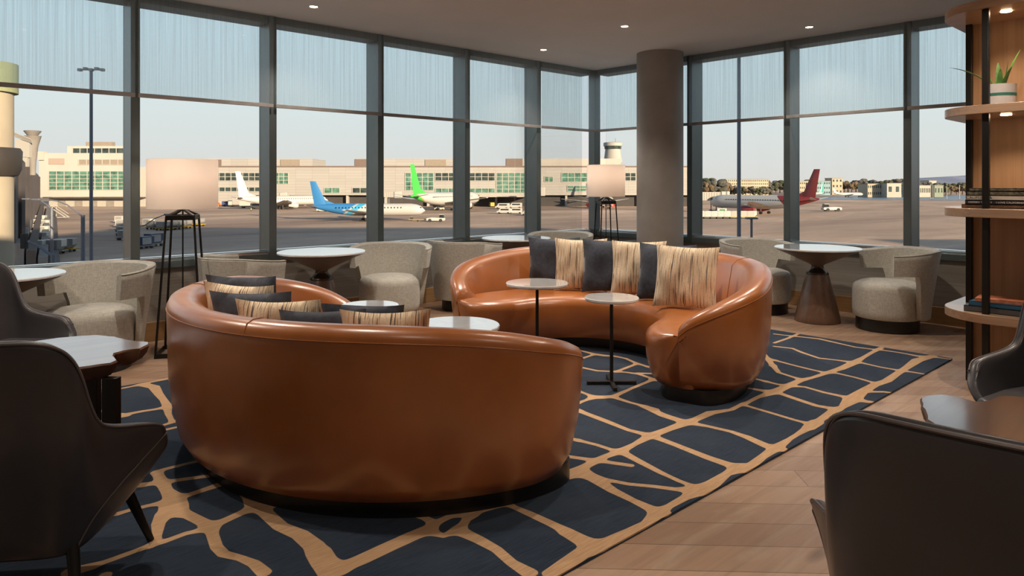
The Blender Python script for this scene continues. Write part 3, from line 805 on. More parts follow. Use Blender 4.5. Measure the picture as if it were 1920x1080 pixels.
dup(tc, 'grey tweed tub chair turned away, behind the left end of the far sofa', (4.80, 5.93, 0), D(-70), TG)
dup(tc, 'grey tweed tub chair behind the far sofa, nearest the glass corner', (6.27, 5.93, 0), D(125), TG)

# ------------------------------------------------------------------ floor lamps
def make_lamp(label):
    root = thing('floor_lamp', label, 'lamp', (0, 0, 0), 0, 'drum shade floor lamps')
    bm = bm_new()
    rings = []
    for r, z in ((.262, 1.155), (.262, 1.545), (.258, 1.545), (.258, 1.155)):
        rings.append([(r * math.cos(2 * math.pi * i / 56), r * math.sin(2 * math.pi * i / 56), z) for i in range(56)])
    add_loft(bm, rings + [rings[0]], True, False); bmesh.ops.remove_doubles(bm, verts=bm.verts, dist=1e-5)
    obj('lamp_shade', bm, M_SHADE, root, smooth=True, angle=40)
    # square frame of four tapering legs
    tw, bw = .10, .165
    for sx, sy in ((-1, -1), (1, -1), (1, 1), (-1, 1)):
        bm = bm_new()
        add_tube(bm, [(sx * bw, sy * bw, 0), (sx * tw, sy * tw, 1.10)], .009, 8)
        add_tube(bm, [(sx * tw, sy * tw, 1.095), (sx * .045, sy * .045, 1.125), (sx * .006, sy * .006, 1.15)], .012, 8)
        obj('leg', bm, M_BLACK, root, smooth=True)
    for nm_, z, w, h in (('base_frame', .0, bw, .035), ('top_frame', 1.065, tw, .04)):
        bm = bm_new()
        for q in range(4):
            M = Matrix.Rotation(math.radians(90 * q), 4, 'Z')
            add_box(bm, -w, w, w - .006, w + .006, z, z + h, M)
        obj(nm_, bm, M_BLACK, root, bevel=.002)
    bm = bm_new(); add_tube(bm, [(0, 0, .035), (0, 0, 1.30)], .006, 8); obj('centre_rod', bm, M_BLACK, root, smooth=True)
    bm = bm_new(); add_lathe(bm, [(.012, 1.28), (.035, 1.32), (.04, 1.36), (.028, 1.39), (.004, 1.405)], 20); obj('bulb', bm, M_BULB, root, smooth=True)
    ld = bpy.data.lights.new('lamp_glow', 'POINT'); ld.energy = 5; ld.color = (1.0, .86, .76); ld.shadow_soft_size = .06
    lo = bpy.data.objects.new('lamp_glow', ld); SC.collection.objects.link(lo); lo.parent = root; lo.location = (0, 0, 1.45)
    return root
fl = make_lamp('floor lamp with a cream drum shade near the left glass wall, large in the photo'); fl.location = (1.86, 5.90, 0); fl.rotation_euler = (0, 0, CAMROT + .25)
dup(fl, 'floor lamp with a cream drum shade standing in the far glass corner', (6.93, 5.74, 0), CAMROT + .25, 'drum shade floor lamps', (0.92, 0.92, 1.03))

# ------------------------------------------------------------------ brown leather wing chairs
def make_wing(label):
    root = thing('leather_armchair', label, 'chair', (0, 0, 0), 0, 'dark brown leather armchairs')
    # right half of the shell, from the middle of the back to the arm tip: (top xyz, bottom xyz)
    half = [((0, -.365, .885), (0, -.22, .195)), ((.14, -.358, .885), (.11, -.22, .195)), ((.22, -.338, .882), (.175, -.217, .195)),
            ((.272, -.312, .862), (.21, -.21, .195)), ((.298, -.285, .825), (.235, -.20, .195)), ((.311, -.255, .765), (.25, -.185, .195)), ((.318, -.215, .66), (.262, -.16, .195)), ((.326, -.175, .592), (.272, -.13, .20)),
            ((.352, -.125, .565), (.288, -.07, .21)), ((.392, -.05, .545), (.312, .02, .245)), ((.424, .005, .53), (.34, .09, .29)), ((.440, .035, .512), (.368, .14, .34)), ((.436, .065, .482), (.385, .15, .37))]
    cols = [((-a[0], a[1], a[2]), (-b2[0], b2[1], b2[2])) for a, b2 in reversed(half[1:])] + half
    def shell(off):
        rows = []
        for tp, bt in cols:
            tp, bt = Vector(tp), Vector(bt)
            col = []
            for q in range(9):
                s_ = q / 8
                p = bt.lerp(tp, s_)
                nrm = Vector((p.x, p.y * .9, 0)); nrm.normalize()
                bulge = .022 * math.sin(math.pi * s_)
                p = p + nrm * (bulge - off)
                col.append(p)
            rows.append(col)
        return rows
    o_, i_ = shell(0), shell(.045)
    rings = []
    for co, ci in zip(o_, i_):
        top = (co[-1] + ci[-1]) / 2 + Vector((0, 0, .012))
        rings.append(co + [top] + list(reversed(ci)))
    bm = bm_new(); add_loft(bm, rings, True, True)
    sh = obj('shell', bm, M_BROWN, root, smooth=True, angle=60)
    s2 = sh.modifiers.new('sub', 'SUBSURF'); s2.levels = 2; s2.render_levels = 2
    for off in (.004, .034):
        bm = bm_new(); pts = []
        for (tp, bt) in cols:
            n_ = Vector((tp[0], tp[1] * .9, 0)).normalized()
            pts.append(Vector(tp) - n_ * off + Vector((0, 0, .001)))
        # smooth the polyline
        for _ in range(2):
            q = [pts[0]]
            for u_, w_ in zip(pts[:-1], pts[1:]): q += [u_.lerp(w_, .25), u_.lerp(w_, .75)]
            pts = q + [pts[-1]]
        add_tube(bm, pts, .0045, 6); obj('piping', bm, M_BROWNSEAM, root, smooth=True)
    nc = len(cols)
    for sd_ in (0, 1):
        path_ = []
        for q in range(13):
            s_ = q / 12
            ci = .6 + 6.0 * s_; ri = 8 * (.86 - .82 * s_)
            if sd_: ci = nc - 1 - ci
            c0, r0 = int(ci), int(ri); fc, fr_ = ci - c0, ri - r0
            c1, r1 = min(c0 + 1, nc - 1), min(r0 + 1, 8)
            p = (o_[c0][r0] * (1 - fc) + o_[c1][r0] * fc) * (1 - fr_) + (o_[c0][r1] * (1 - fc) + o_[c1][r1] * fc) * fr_
            path_.append(p + Vector((p.x, p.y * .9, 0)).normalized() * .0005)
        bm = bm_new(); add_tube(bm, path_, .0028, 6); obj('side_seam', bm, M_BROWNSEAM, root, smooth=True)
    bm = bm_new(); add_prism(bm, [(-.23, -.2), (.23, -.2), (.31, .05), (.335, .29), (.30, .325), (-.30, .325), (-.335, .29), (-.31, .05)], .29, .425)
    s_o = obj('seat_cushion', bm, M_BROWN, root, bevel=.04, seg=4, angle=40)
    bm = bm_new(); add_prism(bm, [(-.24, -.2), (.24, -.2), (.29, .28), (-.29, .28)], .235, .30); obj('seat_frame', bm, M_BLACK, root, bevel=.01)
    for sx, sy in ((-1, -1), (1, -1), (1, 1), (-1, 1)):
        bm = bm_new(); add_tube(bm, [(sx * .235, .02 + sy * .18, .27), (sx * .30, .02 + sy * .275, 0)], .021, 12, .012); obj('leg', bm, M_BLACK, root, smooth=True)
    return root
WG = 'dark brown leather armchairs'
def place(x, d): p = to_world(x, d); return (p.x, p.y, p.z)
# headings below are measured from the viewing direction, positive to the left
wc = make_wing('dark brown leather armchair in the left foreground, its back towards us')
def put(o, x, d, head, z=0.0):
    p = to_world(x, d); o.location = (p.x, p.y, z); o.rotation_euler = (0, 0, HEAD - math.pi / 2 + math.radians(head))
put(wc, -1.62, 2.30, 7, .012)
c2_ = dup(wc, 'dark brown leather armchair at the left edge behind the live-edge table', (0, 0, 0), 0, WG); put(c2_, -2.92, 3.94, 251)
c3_ = dup(wc, 'dark brown leather armchair in the right foreground, filling the lower right corner', (0, 0, 0), 0, WG); put(c3_, 1.09, 1.53, -42)
c4_ = dup(wc, 'dark brown leather armchair at the right edge, in front of the shelf unit', (0, 0, 0), 0, WG); put(c4_, 2.45, 2.96, 129)

# ------------------------------------------------------------------ live-edge tables
def slab_table(label, poly_px, z, th, legs, rz):
    pts = [on_plane(px, py, z) for px, py in poly_px]
    c = sum(pts, Vector()) / len(pts); c.z = 0
    root = thing('live_edge_table', label, 'table', c, 0, 'live-edge wood tables')
    # refine and roughen the outline
    P = [(p - c).to_2d() for p in pts]
    fine = []
    rnd = random.Random(len(label))
    for a, b_ in zip(P, P[1:] + P[:1]):
        n = max(1, int((b_ - a).length / .03))
        for q in range(n):
            p = a.lerp(b_, q / n)
            fine.append(p + Vector((rnd.uniform(-.003, .003), rnd.uniform(-.003, .003))))
    rings = []
    for k, (zz, ins, j) in enumerate(((z - th, .05, .010), (z - th * .85, .022, .012), (z - th * .5, .002, .010), (z - .008, -.004, .003), (z, .004, 0.0))):
        ring = []
        cen = sum(fine, Vector((0, 0))) / len(fine)
        for i, p in enumerate(fine):
            dirn = (cen - p).normalized()
            w = .5 + .5 * math.sin(i * .9) * math.sin(i * .31 + 1)
            q = p + dirn * (ins + j * w)
            ring.append((q.x, q.y, zz))
        rings.append(ring)
    bm = bm_new(); add_loft(bm, rings, True, True)
    for f in bm.faces: f.material_index = 0
    o = obj('slab_top', bm, [M_SLAB, M_BARK], root, smooth=True, angle=24)
    for p in o.data.polygons:
        if abs(p.normal.z) < .75: p.material_index = 1
    for lx, ld in legs:
        w = to_world(lx, ld) - c
        M = Matrix.Translation((w.x, w.y, 0)) @ Matrix.Rotation(rz, 4, 'Z')
        bm = bm_new(); add_box(bm, -.032, .032, -.02, .02, 0.012, z - th + .01, M); obj('leg', bm, M_BLACK, root, bevel=.003)
    return root
slab_table('live-edge wooden table at left between the two brown armchairs',
           [(-330, 672), (-250, 655), (-100, 650), (0, 649), (60, 640), (110, 633), (145, 630), (180, 628), (215, 631), (245, 638), (280, 641), (279, 645), (262, 653), (232, 657), (213, 662), (212, 667), (220, 675), (208, 680), (150, 688), (100, 693), (40, 700), (-60, 712), (-200, 720), (-300, 705)],
           .58, .075, [(-1.73, 3.02), (-1.98, 3.30), (-2.75, 2.75), (-2.95, 3.15)], CAMROT)
slab_table('live-edge wooden table at right edge between two brown armchairs',
           [(1727, 745), (1744, 741), (1768, 739), (1796, 744), (1822, 752), (1843, 753), (1860, 748), (1872, 741), (1895, 741), (1925, 745), (2100, 752), (2250, 800), (2300, 860), (2100, 868), (1925, 839), (1870, 826), (1825, 814), (1790, 806), (1752, 795), (1738, 786), (1734, 772), (1728, 762)],
           .58, .085, [(1.75, 2.35), (1.95, 2.05), (2.7, 2.35), (2.8, 1.95)], CAMROT)

# ------------------------------------------------------------------ shelf unit
SU = thing('shelf_unit', 'tall walnut shelf unit with rounded shelves and black posts at right edge', 'shelf unit', (5.58, .4, 0))
def lp(x, y): return (x - 5.58, y - .4)
def shelf_poly():
    pts = []
    def arc(cx, cy, r, a0, a1, n=12):
        for i in range(n + 1):
            a = math.radians(a0 + (a1 - a0) * i / n); pts.append(lp(cx + r * math.cos(a), cy + r * math.sin(a)))
    pts.append(lp(6.02, -.6)); arc(6.02 - .14, 1.50 - .14, .14, 0, 90, 8)
    arc(5.10 + .34, 1.50 - .34, .34, 90, 180, 16); pts.append(lp(5.10, -.6))
    return pts
for z in (2.50, 1.845, 1.195, .535):
    bm = bm_new(); add_prism(bm, shelf_poly(), z - .055, z); sh_ = obj('shelf', bm, M_SHELF, SU, bevel=.003)
    if z > 1.5:
        bm = bm_new(); add_lathe(bm, [(.03, -.004), (.03, 0)], 20, (lp(5.30, 1.13)[0], lp(5.30, 1.13)[1], z - .056)); obj('spot_lens', bm, M_SPOT, sh_)
        ld = bpy.data.lights.new('shelf_spot', 'SPOT'); ld.energy = 13; ld.color = (1, .74, .50); ld.spot_size = math.radians(120); ld.spot_blend = .8; ld.shadow_soft_size = .03
        lo = bpy.data.objects.new('shelf_spot', ld); SC.collection.objects.link(lo); lo.parent = SU; lo.location = (*lp(5.30, 1.13), z - .075)
bm = bm_new(); add_box(bm, lp(5.60, 0)[0], lp(5.64, 0)[0], lp(0, -.6)[1], lp(0, 1.385)[1], 0, 2.445); obj('back_panel', bm, M_PANEL, SU)
for (x, y) in ((5.575, 1.40), (5.155, 1.205), (5.155, .1)):
    bm = bm_new(); c_ = lp(x, y); add_box(bm, c_[0] - .019, c_[0] + .019, c_[1] - .019, c_[1] + .019, 0, 2.445); obj('post', bm, M_BLACK, SU, bevel=.004)

# books
M_PAGES = mat('book_pages', (0.62, 0.56, 0.46), 0.8)
def book(x, y, z, l, w, h, m_, label, rz=0.0, group='books on the shelf unit', text=None, tcol=None, tsize=.018, toff=0.0):
    """spine along the local -X side, length along Y"""
    t0 = thing('book', label, 'book', (x, y, z), rz, group)
    bm = bm_new()
    add_box(bm, 0, w, -l / 2, l / 2, 0, .003); add_box(bm, 0, w, -l / 2, l / 2, h - .003, h); add_box(bm, 0, .004, -l / 2, l / 2, 0, h)
    obj('cover', bm, m_, t0)
    bm = bm_new(); add_box(bm, .004, w - .006, -l / 2 + .004, l / 2 - .004, .003, h - .003); obj('pages', bm, M_PAGES, t0)
    for tx, off, sz in (text or []):
        cu = bpy.data.curves.new('spine_text', 'FONT'); cu.body = tx; cu.size = sz; cu.align_x = 'CENTER'; cu.align_y = 'CENTER'; cu.extrude = .0004; cu.space_character = 1.05
        to = bpy.data.objects.new('spine_text', cu); SC.collection.objects.link(to)
        me_ = bpy.data.meshes.new_from_object(to); bpy.data.objects.remove(to); me_.materials.clear(); me_.materials.append(tcol)
        to = bpy.data.objects.new('spine_text', me_); SC.collection.objects.link(to); to.parent = t0
        # text faces local -X, reads towards -Y
        to.matrix_local = Matrix.Translation((-.0008, off, h / 2)) @ Matrix(((0, 0, -1, 0), (-1, 0, 0, 0), (0, 1, 0, 0), (0, 0, 0, 1)))
    return t0
M_BK_W = mat('white_book_cover', (0.55, 0.50, 0.44), 0.5); M_BK_K = mat('black_book_cover', (0.02, 0.02, 0.024), 0.4)
M_BK_B = mat('brown_book_cover', (0.10, 0.055, 0.03), 0.5, var=.6, scale=30); M_BK_BL = mat('blue_book_cover', (0.03, 0.12, 0.22), 0.4)
M_BK_G = mat('grey_book_cover', (0.09, 0.09, 0.095), 0.5); M_BK_P = mat('photo_book_cover', (0.12, 0.11, 0.08), 0.4, var=.9, scale=45)
M_BK_O = mat('orange_book_cover', (0.62, 0.22, 0.12), 0.4, var=.45, scale=25)
M_TXT_K = mat('black_lettering', (0.03, 0.03, 0.03), .5); M_TXT_W = mat('white_lettering', (0.7, 0.7, 0.7), .5)
zz = 1.196
book(5.205, 1.175, zz, .352, .26, .024, M_BK_B, 'dark brown book at the bottom of the upper stack'); zz += .0242
book(5.21, 1.165, zz, .335, .25, .027, M_BK_K, 'black book with white spine lettering in the upper stack', text=[('HIDDEN TOWNS', .085, .016), ('I LOVE CALIFORNIA', -.075, .016)], tcol=M_TXT_W); zz += .0272
book(5.215, 1.165, zz, .325, .25, .030, M_BK_W, 'white book with CALIFORNIA on its spine', text=[('CALIFORNIA', .092, .024)], tcol=M_TXT_K); zz += .0302
book(5.215, 1.165, zz, .315, .24, .026, M_BK_P, 'book with a dark photographic spine above the white one'); zz += .0262
book(5.22, 1.16, zz, .305, .23, .020, M_BK_P, 'topmost book of the upper stack', text=None)
zz = .536
book(5.19, 1.165, zz, .34, .27, .036, M_BK_G, 'thick dark grey book at the bottom of the lower stack'); zz += .0362
book(5.20, 1.155, zz, .31, .24, .028, M_BK_BL, 'blue book in the middle of the lower stack'); zz += .0282
book(5.225, 1.13, zz, .30, .20, .020, M_BK_O, 'orange and red book on top of the lower stack', D(6))
# pale blue box
bm = bm_new(); add_box(bm, 5.20, 5.34, .86, .965, 1.196, 1.300); add_box(bm, 5.192, 5.348, .852, .973, 1.300, 1.318)
tag(obj('keepsake_box', bm, mat('pale_blue_box', (0.34, 0.52, 0.58), 0.5, var=.15, scale=60), bevel=.003), 'pale blue lidded box beside the upper stack of books', 'box')
# planter
PL = thing('potted_aloe', 'spiky green plant in a white and green banded pot on the second shelf', 'plant', (5.31, 1.17, 1.846))
bm = bm_new()
rings = [[(r * math.cos(2 * math.pi * i / 36), r * math.sin(2 * math.pi * i / 36), z) for i in range(36)] for r, z in ((.088, 0), (.092, .004), (.092, .135), (.084, .135), (.084, .115))]
add_loft(bm, rings, True, True); pot = obj('pot', bm, mat('glazed_white_pot', (0.62, 0.58, 0.56), 0.4), PL, smooth=True, angle=40)
bm = bm_new(); add_lathe(bm, [(.0932, .060), (.0932, .078)], 36, cap=False); obj('green_band', bm, mat('green_glaze', (0.05, 0.20, 0.15), 0.35), pot, smooth=True)
bm = bm_new(); add_lathe(bm, [(.083, .10), (.083, .118), (.04, .124)], 24); obj('soil', bm, mat('moss', (0.10, 0.12, 0.03), 0.9, var=.5, scale=60), pot)
rnd = random.Random(5)
for q, (az, lean, ln) in enumerate(((100, 72, .30), (20, 8, .17), (-50, 28, .26), (-70, 10, .17), (200, 18, .12), (-20, 40, .13), (90, 30, .12), (240, 35, .14))):
    az, lean = math.radians(az), math.radians(lean)
    dirh = Vector((math.cos(az), math.sin(az), 0)); side = Vector((-math.sin(az), math.cos(az), 0))
    rings = []
    p = dirh * .025 + Vector((0, 0, .118)); l0 = lean * .55
    for k in range(9):
        s_ = k / 8
        w = .022 * (1 - s_) ** .6 + .001; an = l0 + (lean - l0) * s_ * 1.3
        up = Vector((0, 0, 1)) * math.cos(an) + dirh * math.sin(an)
        nrm = dirh * math.cos(an) - Vector((0, 0, 1)) * math.sin(an)
        rings.append([p + side * w, p + nrm * w * .35, p - side * w, p - nrm * w * .15])
        p = p + up * ln / 8
    bm = bm_new(); add_loft(bm, rings); obj('leaf', bm, mat('aloe_leaf', (0.10, 0.22, 0.05), 0.4, var=.3, scale=30), PL, smooth=True, angle=70)

# =================================================================== the airfield outside
GZ = -10.75                         # level of the apron
HG = CAM_H - GZ
def gp(px, py):
    """x, d of the apron point seen at that pixel"""
    d = HG * F / (py - 345.0)
    return (px - 960.0) / F * d, d
def ext(name, label, cat, x, d, rz=0.0, group=None, z=GZ):
    p = to_world(x, d, z)
    return thing(name, label, cat, p, CAMROT + rz, group)
M_APRON = None
m, t, b = _nt('apron_concrete')
v = coords(t)
n1 = noise(t, coords(t, (.010, .030, 1), (0, 0, -CAMROT)), 1.0, 5, .6, .6); n2 = noise(t, v, .25, 4)
c = ramp(t, n1, ((0.30, (0.27, 0.185, 0.14)), (0.55, (0.46, 0.32, 0.235)), (0.72, (0.66, 0.48, 0.36))))
c = mix_col(t, c, (0.19, 0.145, 0.12), ramp(t, n2, ((0.50, 0.0), (0.8, 0.35))))
t.links.new(c, b.inputs['Base Color']); b.inputs['Roughness'].default_value = .85; b.inputs['Specular IOR Level'].default_value = .2
M_APRON = m
M_CREAM = mat('cream_cladding', (0.345, 0.325, 0.30), .8, var=.04, scale=.1, spec=.2)
M_WHITEB = mat('white_cladding', (0.40, 0.38, 0.35), .8, var=.03, scale=.1, spec=.2)
m, t, b = _nt('panelled_cladding')
br = N(t, 'ShaderNodeTexBrick', Scale=1.0); br.inputs['Mortar Size'].default_value = .06; br.inputs['Brick Width'].default_value = 9.0; br.inputs['Row Height'].default_value = 1.5
br.inputs['Color1'].default_value = (0.305, 0.290, 0.275, 1); br.inputs['Color2'].default_value = (0.33, 0.315, 0.30, 1); br.inputs['Mortar'].default_value = (0.23, 0.215, 0.205, 1); br.offset = 0
t.links.new(coords(t, (1, 1, 1), (math.radians(90), 0, 0)), br.inputs['Vector']); t.links.new(br.outputs['Color'], b.inputs['Base Color']); b.inputs['Roughness'].default_value = .8
M_CLAD = m
M_LOUV = mat('tan_louvre', (0.24, 0.20, 0.16), .8, var=.1, scale=1.5); M_LOUVD = mat('brown_louvre', (0.15, 0.11, 0.095), .8, var=.1, scale=1.5)
M_GRN = mat('green_window_glass', (0.075, 0.165, 0.125), .15, var=.6, scale=.35); M_DGL = mat('dark_window_glass', (0.035, 0.05, 0.048), .15, var=.7, scale=.4)
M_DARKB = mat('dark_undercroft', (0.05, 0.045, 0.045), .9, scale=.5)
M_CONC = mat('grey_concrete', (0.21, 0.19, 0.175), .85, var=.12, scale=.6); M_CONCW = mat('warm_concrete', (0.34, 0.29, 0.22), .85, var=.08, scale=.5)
M_PAINTW = mat('white_aircraft_paint', (0.42, 0.41, 0.40), .35, var=.02, scale=.3); M_STEEL = mat('galvanised_steel', (0.13, 0.14, 0.17), .5, .2)
M_VEHW = mat('white_vehicle_paint', (0.44, 0.42, 0.39), .4, var=.03, scale=.5); M_TYRE = mat('black_rubber', (0.02, 0.02, 0.02), .8)
M_YEL = mat('yellow_paint', (0.42, 0.27, 0.02), .5); M_VGL = mat('vehicle_glass', (0.02, 0.025, 0.03), .1)
M_UNI = mat('silver_container', (0.30, 0.29, 0.29), .5, .3, var=.15, scale=.8)

s = 9000
bm = bm_new(); f_ = [bm.verts.new(p) for p in ((-s, -s, GZ), (s, -s, GZ), (s, s, GZ), (-s, s, GZ))]; bm.faces.new(f_)
ap = struct('ground', bm, M_APRON, label='brown concrete airport apron seen below the windows')

def lbox(name, m_, root, *bb, **kw): return box_obj(name, m_, root, *bb, **kw)
# ---- terminal facade with window bands
def facade_window(root, S, ox, px0, px1, py0, py1, cols, rows, m_, face=0.0):
    """window in a facade that stands at local y = face; S metres per pixel"""
    x0, x1 = (px0 - ox) * S, (px1 - ox) * S
    z0, z1 = HG + (345 - py1) * S, HG + (345 - py0) * S
    bm = bm_new()
    fw = .16
    for i in range(cols + 1):
        x = x0 + (x1 - x0) * i / cols; add_box(bm, x - fw, x + fw, face - .35, face - .05, z0, z1)
    for j in range(rows + 1):
        z = z0 + (z1 - z0) * j / rows; add_box(bm, x0 - fw, x1 + fw, face - .33, face - .05, z - fw * .8, z + fw * .8)
    fr = obj('window', bm, M_WHITEB, root)
    lbox('pane', m_, fr, x0, x1, face - .2, face - .04, z0, z1)
def building_box(name, m_, root, S, ox, px0, px1, py0, py1, y0, y1):
    return lbox(name, m_, root, (px0 - ox) * S, (px1 - ox) * S, y0, y1, HG + (345 - py1) * S if py1 < 900 else 0, HG + (345 - py0) * S)
DT = 378.0; S_ = DT / F
TB = ext('terminal_building', 'long cream airport terminal with green windows behind the parked airliners', 'building', 0, DT)
building_box('wall', M_CLAD, TB, S_, 960, 279, 1317, 313, 366, 0, 40)
building_box('undercroft', M_DARKB, TB, S_, 960, 281, 1315, 366, 999, 4, 38)  # recess under the overhang, its shade put into a dark colour
for a, b_, mm in ((282, 400, M_CREAM), (400, 583, M_CLAD), (662, 858, M_CLAD), (948, 1112, M_CREAM), (1112, 1166, M_WHITEB)):
    building_box('penthouse', mm, TB, S_, 960, a, b_, 297, 313, 3, 30)
for a, b_, mm, y in ((400, 411, M_LOUVD, 299), (523, 559, M_LOUV, 299), (663, 687, M_LOUVD, 298), (796, 835, M_LOUV, 299), (949, 980, M_LOUVD, 297)):
    building_box('louvre', mm, TB, S_, 960, a, b_, y, 311, 2.6, 3.1)
for a, b_, y0_, y1_, cc, rr, mm in ((400, 489, 324, 339, 8, 2, M_DGL), (400, 489, 351, 359, 8, 1, M_DGL), (505, 541, 324, 345, 4, 3, M_GRN), (608, 637, 352, 362, 2, 1, M_GRN), (661, 690, 352, 362, 2, 1, M_DGL),
                                    (760, 813, 324, 357, 5, 4, M_GRN), (816, 928, 324, 339, 9, 2, M_DGL), (816, 928, 353, 362, 9, 1, M_GRN), (931, 987, 324, 362, 5, 5, M_GRN),
                                    (1021, 1037, 331, 341, 2, 1, M_GRN), (1053, 1101, 324, 341, 4, 2, M_GRN), (1064, 1099, 348, 359, 3, 2, M_GRN), (1172, 1192, 324, 339, 2, 2, M_DGL), (1296, 1305, 324, 343, 1, 3, M_DGL)):
    facade_window(TB, S_, 960, a, b_, y0_, y1_, cc, rr, mm)
for px in (284, 350, 440, 530, 648, 720, 800, 880, 928, 1000, 1060, 1130, 1200, 1300):
    building_box('pier', M_CREAM, TB, S_, 960, px, px + 4, 364, 999, 1, 4)
building_box('canopy', M_CREAM, TB, S_, 960, 862, 990, 361, 369, -9, 2)
building_box('rear_wall', M_CLAD, TB, S_, 960, 400, 470, 362, 999, -1, 3)
building_box('parapet_rail', M_LOUVD, TB, S_, 960, 279, 1317, 311, 313.3, -.3, .3)
# control tower
CT = ext('control_tower', 'pale control tower rising behind the terminal, dark glazed band at its top', 'tower', (1149 - 960) / F * 430, 430)
Sc = 430 / F
bm = bm_new(); add_lathe(bm, [(18 * Sc, HG + 40 * Sc), (16 * Sc, HG + 50 * Sc), (14 * Sc, HG + 66 * Sc), (14 * Sc, 0)], 28); obj('shaft', bm, M_CREAM, CT, smooth=True)
bm = bm_new(); add_lathe(bm, [(15.6 * Sc, HG + 65.5 * Sc), (16.2 * Sc, HG + 71 * Sc)], 28); obj('cab_glazing', bm, M_DGL, CT, smooth=True)
bm = bm_new(); add_lathe(bm, [(17.5 * Sc, HG + 71 * Sc), (17.5 * Sc, HG + 77 * Sc), (15 * Sc, HG + 78 * Sc)], 28); obj('cab_roof', bm, M_CREAM, CT, smooth=True, angle=30)
bm = bm_new(); add_tube(bm, [(5 * Sc, 0, HG + 77 * Sc), (5 * Sc, 0, HG + 86 * Sc)], .15, 6); obj('antenna', bm, M_STEEL, CT)
# office block at left
DL = 370.0; Sl = DL / F
LB = ext('office_block', 'white multi-storey terminal block at left with a wide green glazed band', 'building', 0, DL)
building_box('wall', M_WHITEB, LB, Sl, 960, 73, 240, 287, 370, 0, 9)
building_box('annex_wall', M_WHITEB, LB, Sl, 960, 240, 264, 313, 370, 0, 7)
building_box('parapet', M_WHITEB, LB, Sl, 960, 73, 84, 284, 300, -1, 2)
building_box('upper_storey', M_WHITEB, LB, Sl, 960, 117, 240, 273, 288, 4, 8)
building_box('plant_room', M_LOUV, LB, Sl, 960, 150, 200, 265, 273, 5, 8)
building_box('ground_floor', M_CREAM, LB, Sl, 960, 80, 264, 370, 999, 5, 38)
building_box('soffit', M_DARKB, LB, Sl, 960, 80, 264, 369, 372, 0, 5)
building_box('louvre', mat('pink_louvre', (0.33, 0.25, 0.215), .8), LB, Sl, 960, 92, 121, 297, 308, -.4, .1)
for a, b_, y0_, y1_, cc, rr, mm, fc in ((92, 236, 321, 356, 10, 5, M_GRN, 0), (148, 236, 299, 309, 6, 1, M_LOUV, 0), (128, 238, 277, 288, 8, 1, M_DGL, 4)):
    facade_window(LB, Sl, 960, a, b_, y0_, y1_, cc, rr, mm, fc)
for px in (98, 130, 158, 190, 222): building_box('garage_door', M_CONC, LB, Sl, 960, px, px + 14, 377, 999, 4.6, 5.1)
# terminal wing at far left, its shade put into a dark colour, with its funnel and trellis roof
W2 = ext('terminal_wing', 'dark shaded terminal wing running away behind the round concrete pier', 'building', -72, 105, 0)
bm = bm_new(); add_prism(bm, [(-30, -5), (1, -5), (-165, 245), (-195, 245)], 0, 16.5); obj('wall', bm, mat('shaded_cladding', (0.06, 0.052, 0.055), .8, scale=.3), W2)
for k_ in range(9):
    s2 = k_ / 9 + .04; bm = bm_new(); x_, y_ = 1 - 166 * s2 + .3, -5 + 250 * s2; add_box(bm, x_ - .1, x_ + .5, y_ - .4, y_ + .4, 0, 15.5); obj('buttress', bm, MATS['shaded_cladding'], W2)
FN = ext('funnel_tower', 'flared conical tower with a dish rim at far left beside the round pier', 'tower', (61 - 960) / F * 150, 150)
Sf = 150 / F
bm = bm_new(); add_lathe(bm, [(5 * Sf, 14), (6 * Sf, HG + 40 * Sf), (9 * Sf, HG + 70 * Sf), (14 * Sf, HG + 89 * Sf), (14.6 * Sf, HG + 90 * Sf)], 32); obj('cone', bm, M_CONC, FN, smooth=True)
bm = bm_new(); add_lathe(bm, [(8 * Sf, HG + 90 * Sf), (13 * Sf, HG + 97 * Sf), (14.5 * Sf, HG + 99 * Sf), (13 * Sf, HG + 100 * Sf)], 32); obj('dish', bm, M_CONC, FN, smooth=True)
TR = ext('trellis_roof', 'slatted canopy roof sloping behind the round pier at far left', 'roof', (38 - 960) / F * 140, 140)
St = 140 / F
bm = bm_new()
for k_ in range(6): add_tube(bm, [(-14 * St, k_ * .12, HG + (98 - k_ * 1.8) * St), (20 * St, k_ * .12, HG + (84 - k_ * 1.4) * St)], .09, 6)
add_box(bm, -14 * St, 12 * St, .8, 1.6, HG + 50 * St, HG + 84 * St); add_box(bm, -10 * St, 8 * St, .8, 1.4, 0, HG + 51 * St); obj('canopy', bm, M_CREAM, TR)

# round pier and its walkway at far left
RP = ext('round_pier', 'thick round warm-lit concrete pier at the left edge of the window', 'pier', (-34 - 960) / F * 44, 44)
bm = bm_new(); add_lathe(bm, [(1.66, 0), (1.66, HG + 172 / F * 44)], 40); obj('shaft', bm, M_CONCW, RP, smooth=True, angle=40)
bm = bm_new(); add_lathe(bm, [(1.9, HG + 172 / F * 44), (1.9, HG + 227 / F * 44)], 40); obj('cap', bm, mat('green_cap', (0.25, 0.27, 0.15), .7), RP, smooth=True, angle=40)
WK = ext('elevated_walkway', 'dark curved elevated walkway wrapped around the round concrete pier', 'walkway', (-34 - 960) / F * 44, 44)
bm = bm_new(); add_lathe(bm, [(1.7, HG + 14 / F * 44), (1.9, HG + 16 / F * 44), (2.08, HG + 28 / F * 44), (2.12, HG + 62 / F * 44), (2.0, HG + 68 / F * 44), (1.7, HG + 66 / F * 44)], 40); obj('deck', bm, mat('brown_walkway', (0.035, 0.028, 0.024), .6, scale=.5), WK, smooth=True, angle=40)
bm = bm_new(); add_box(bm, -14, -1.7, 0, 3, HG + .6, HG + 2.2); obj('bridge', bm, MATS['brown_walkway'], WK)
RM = W2
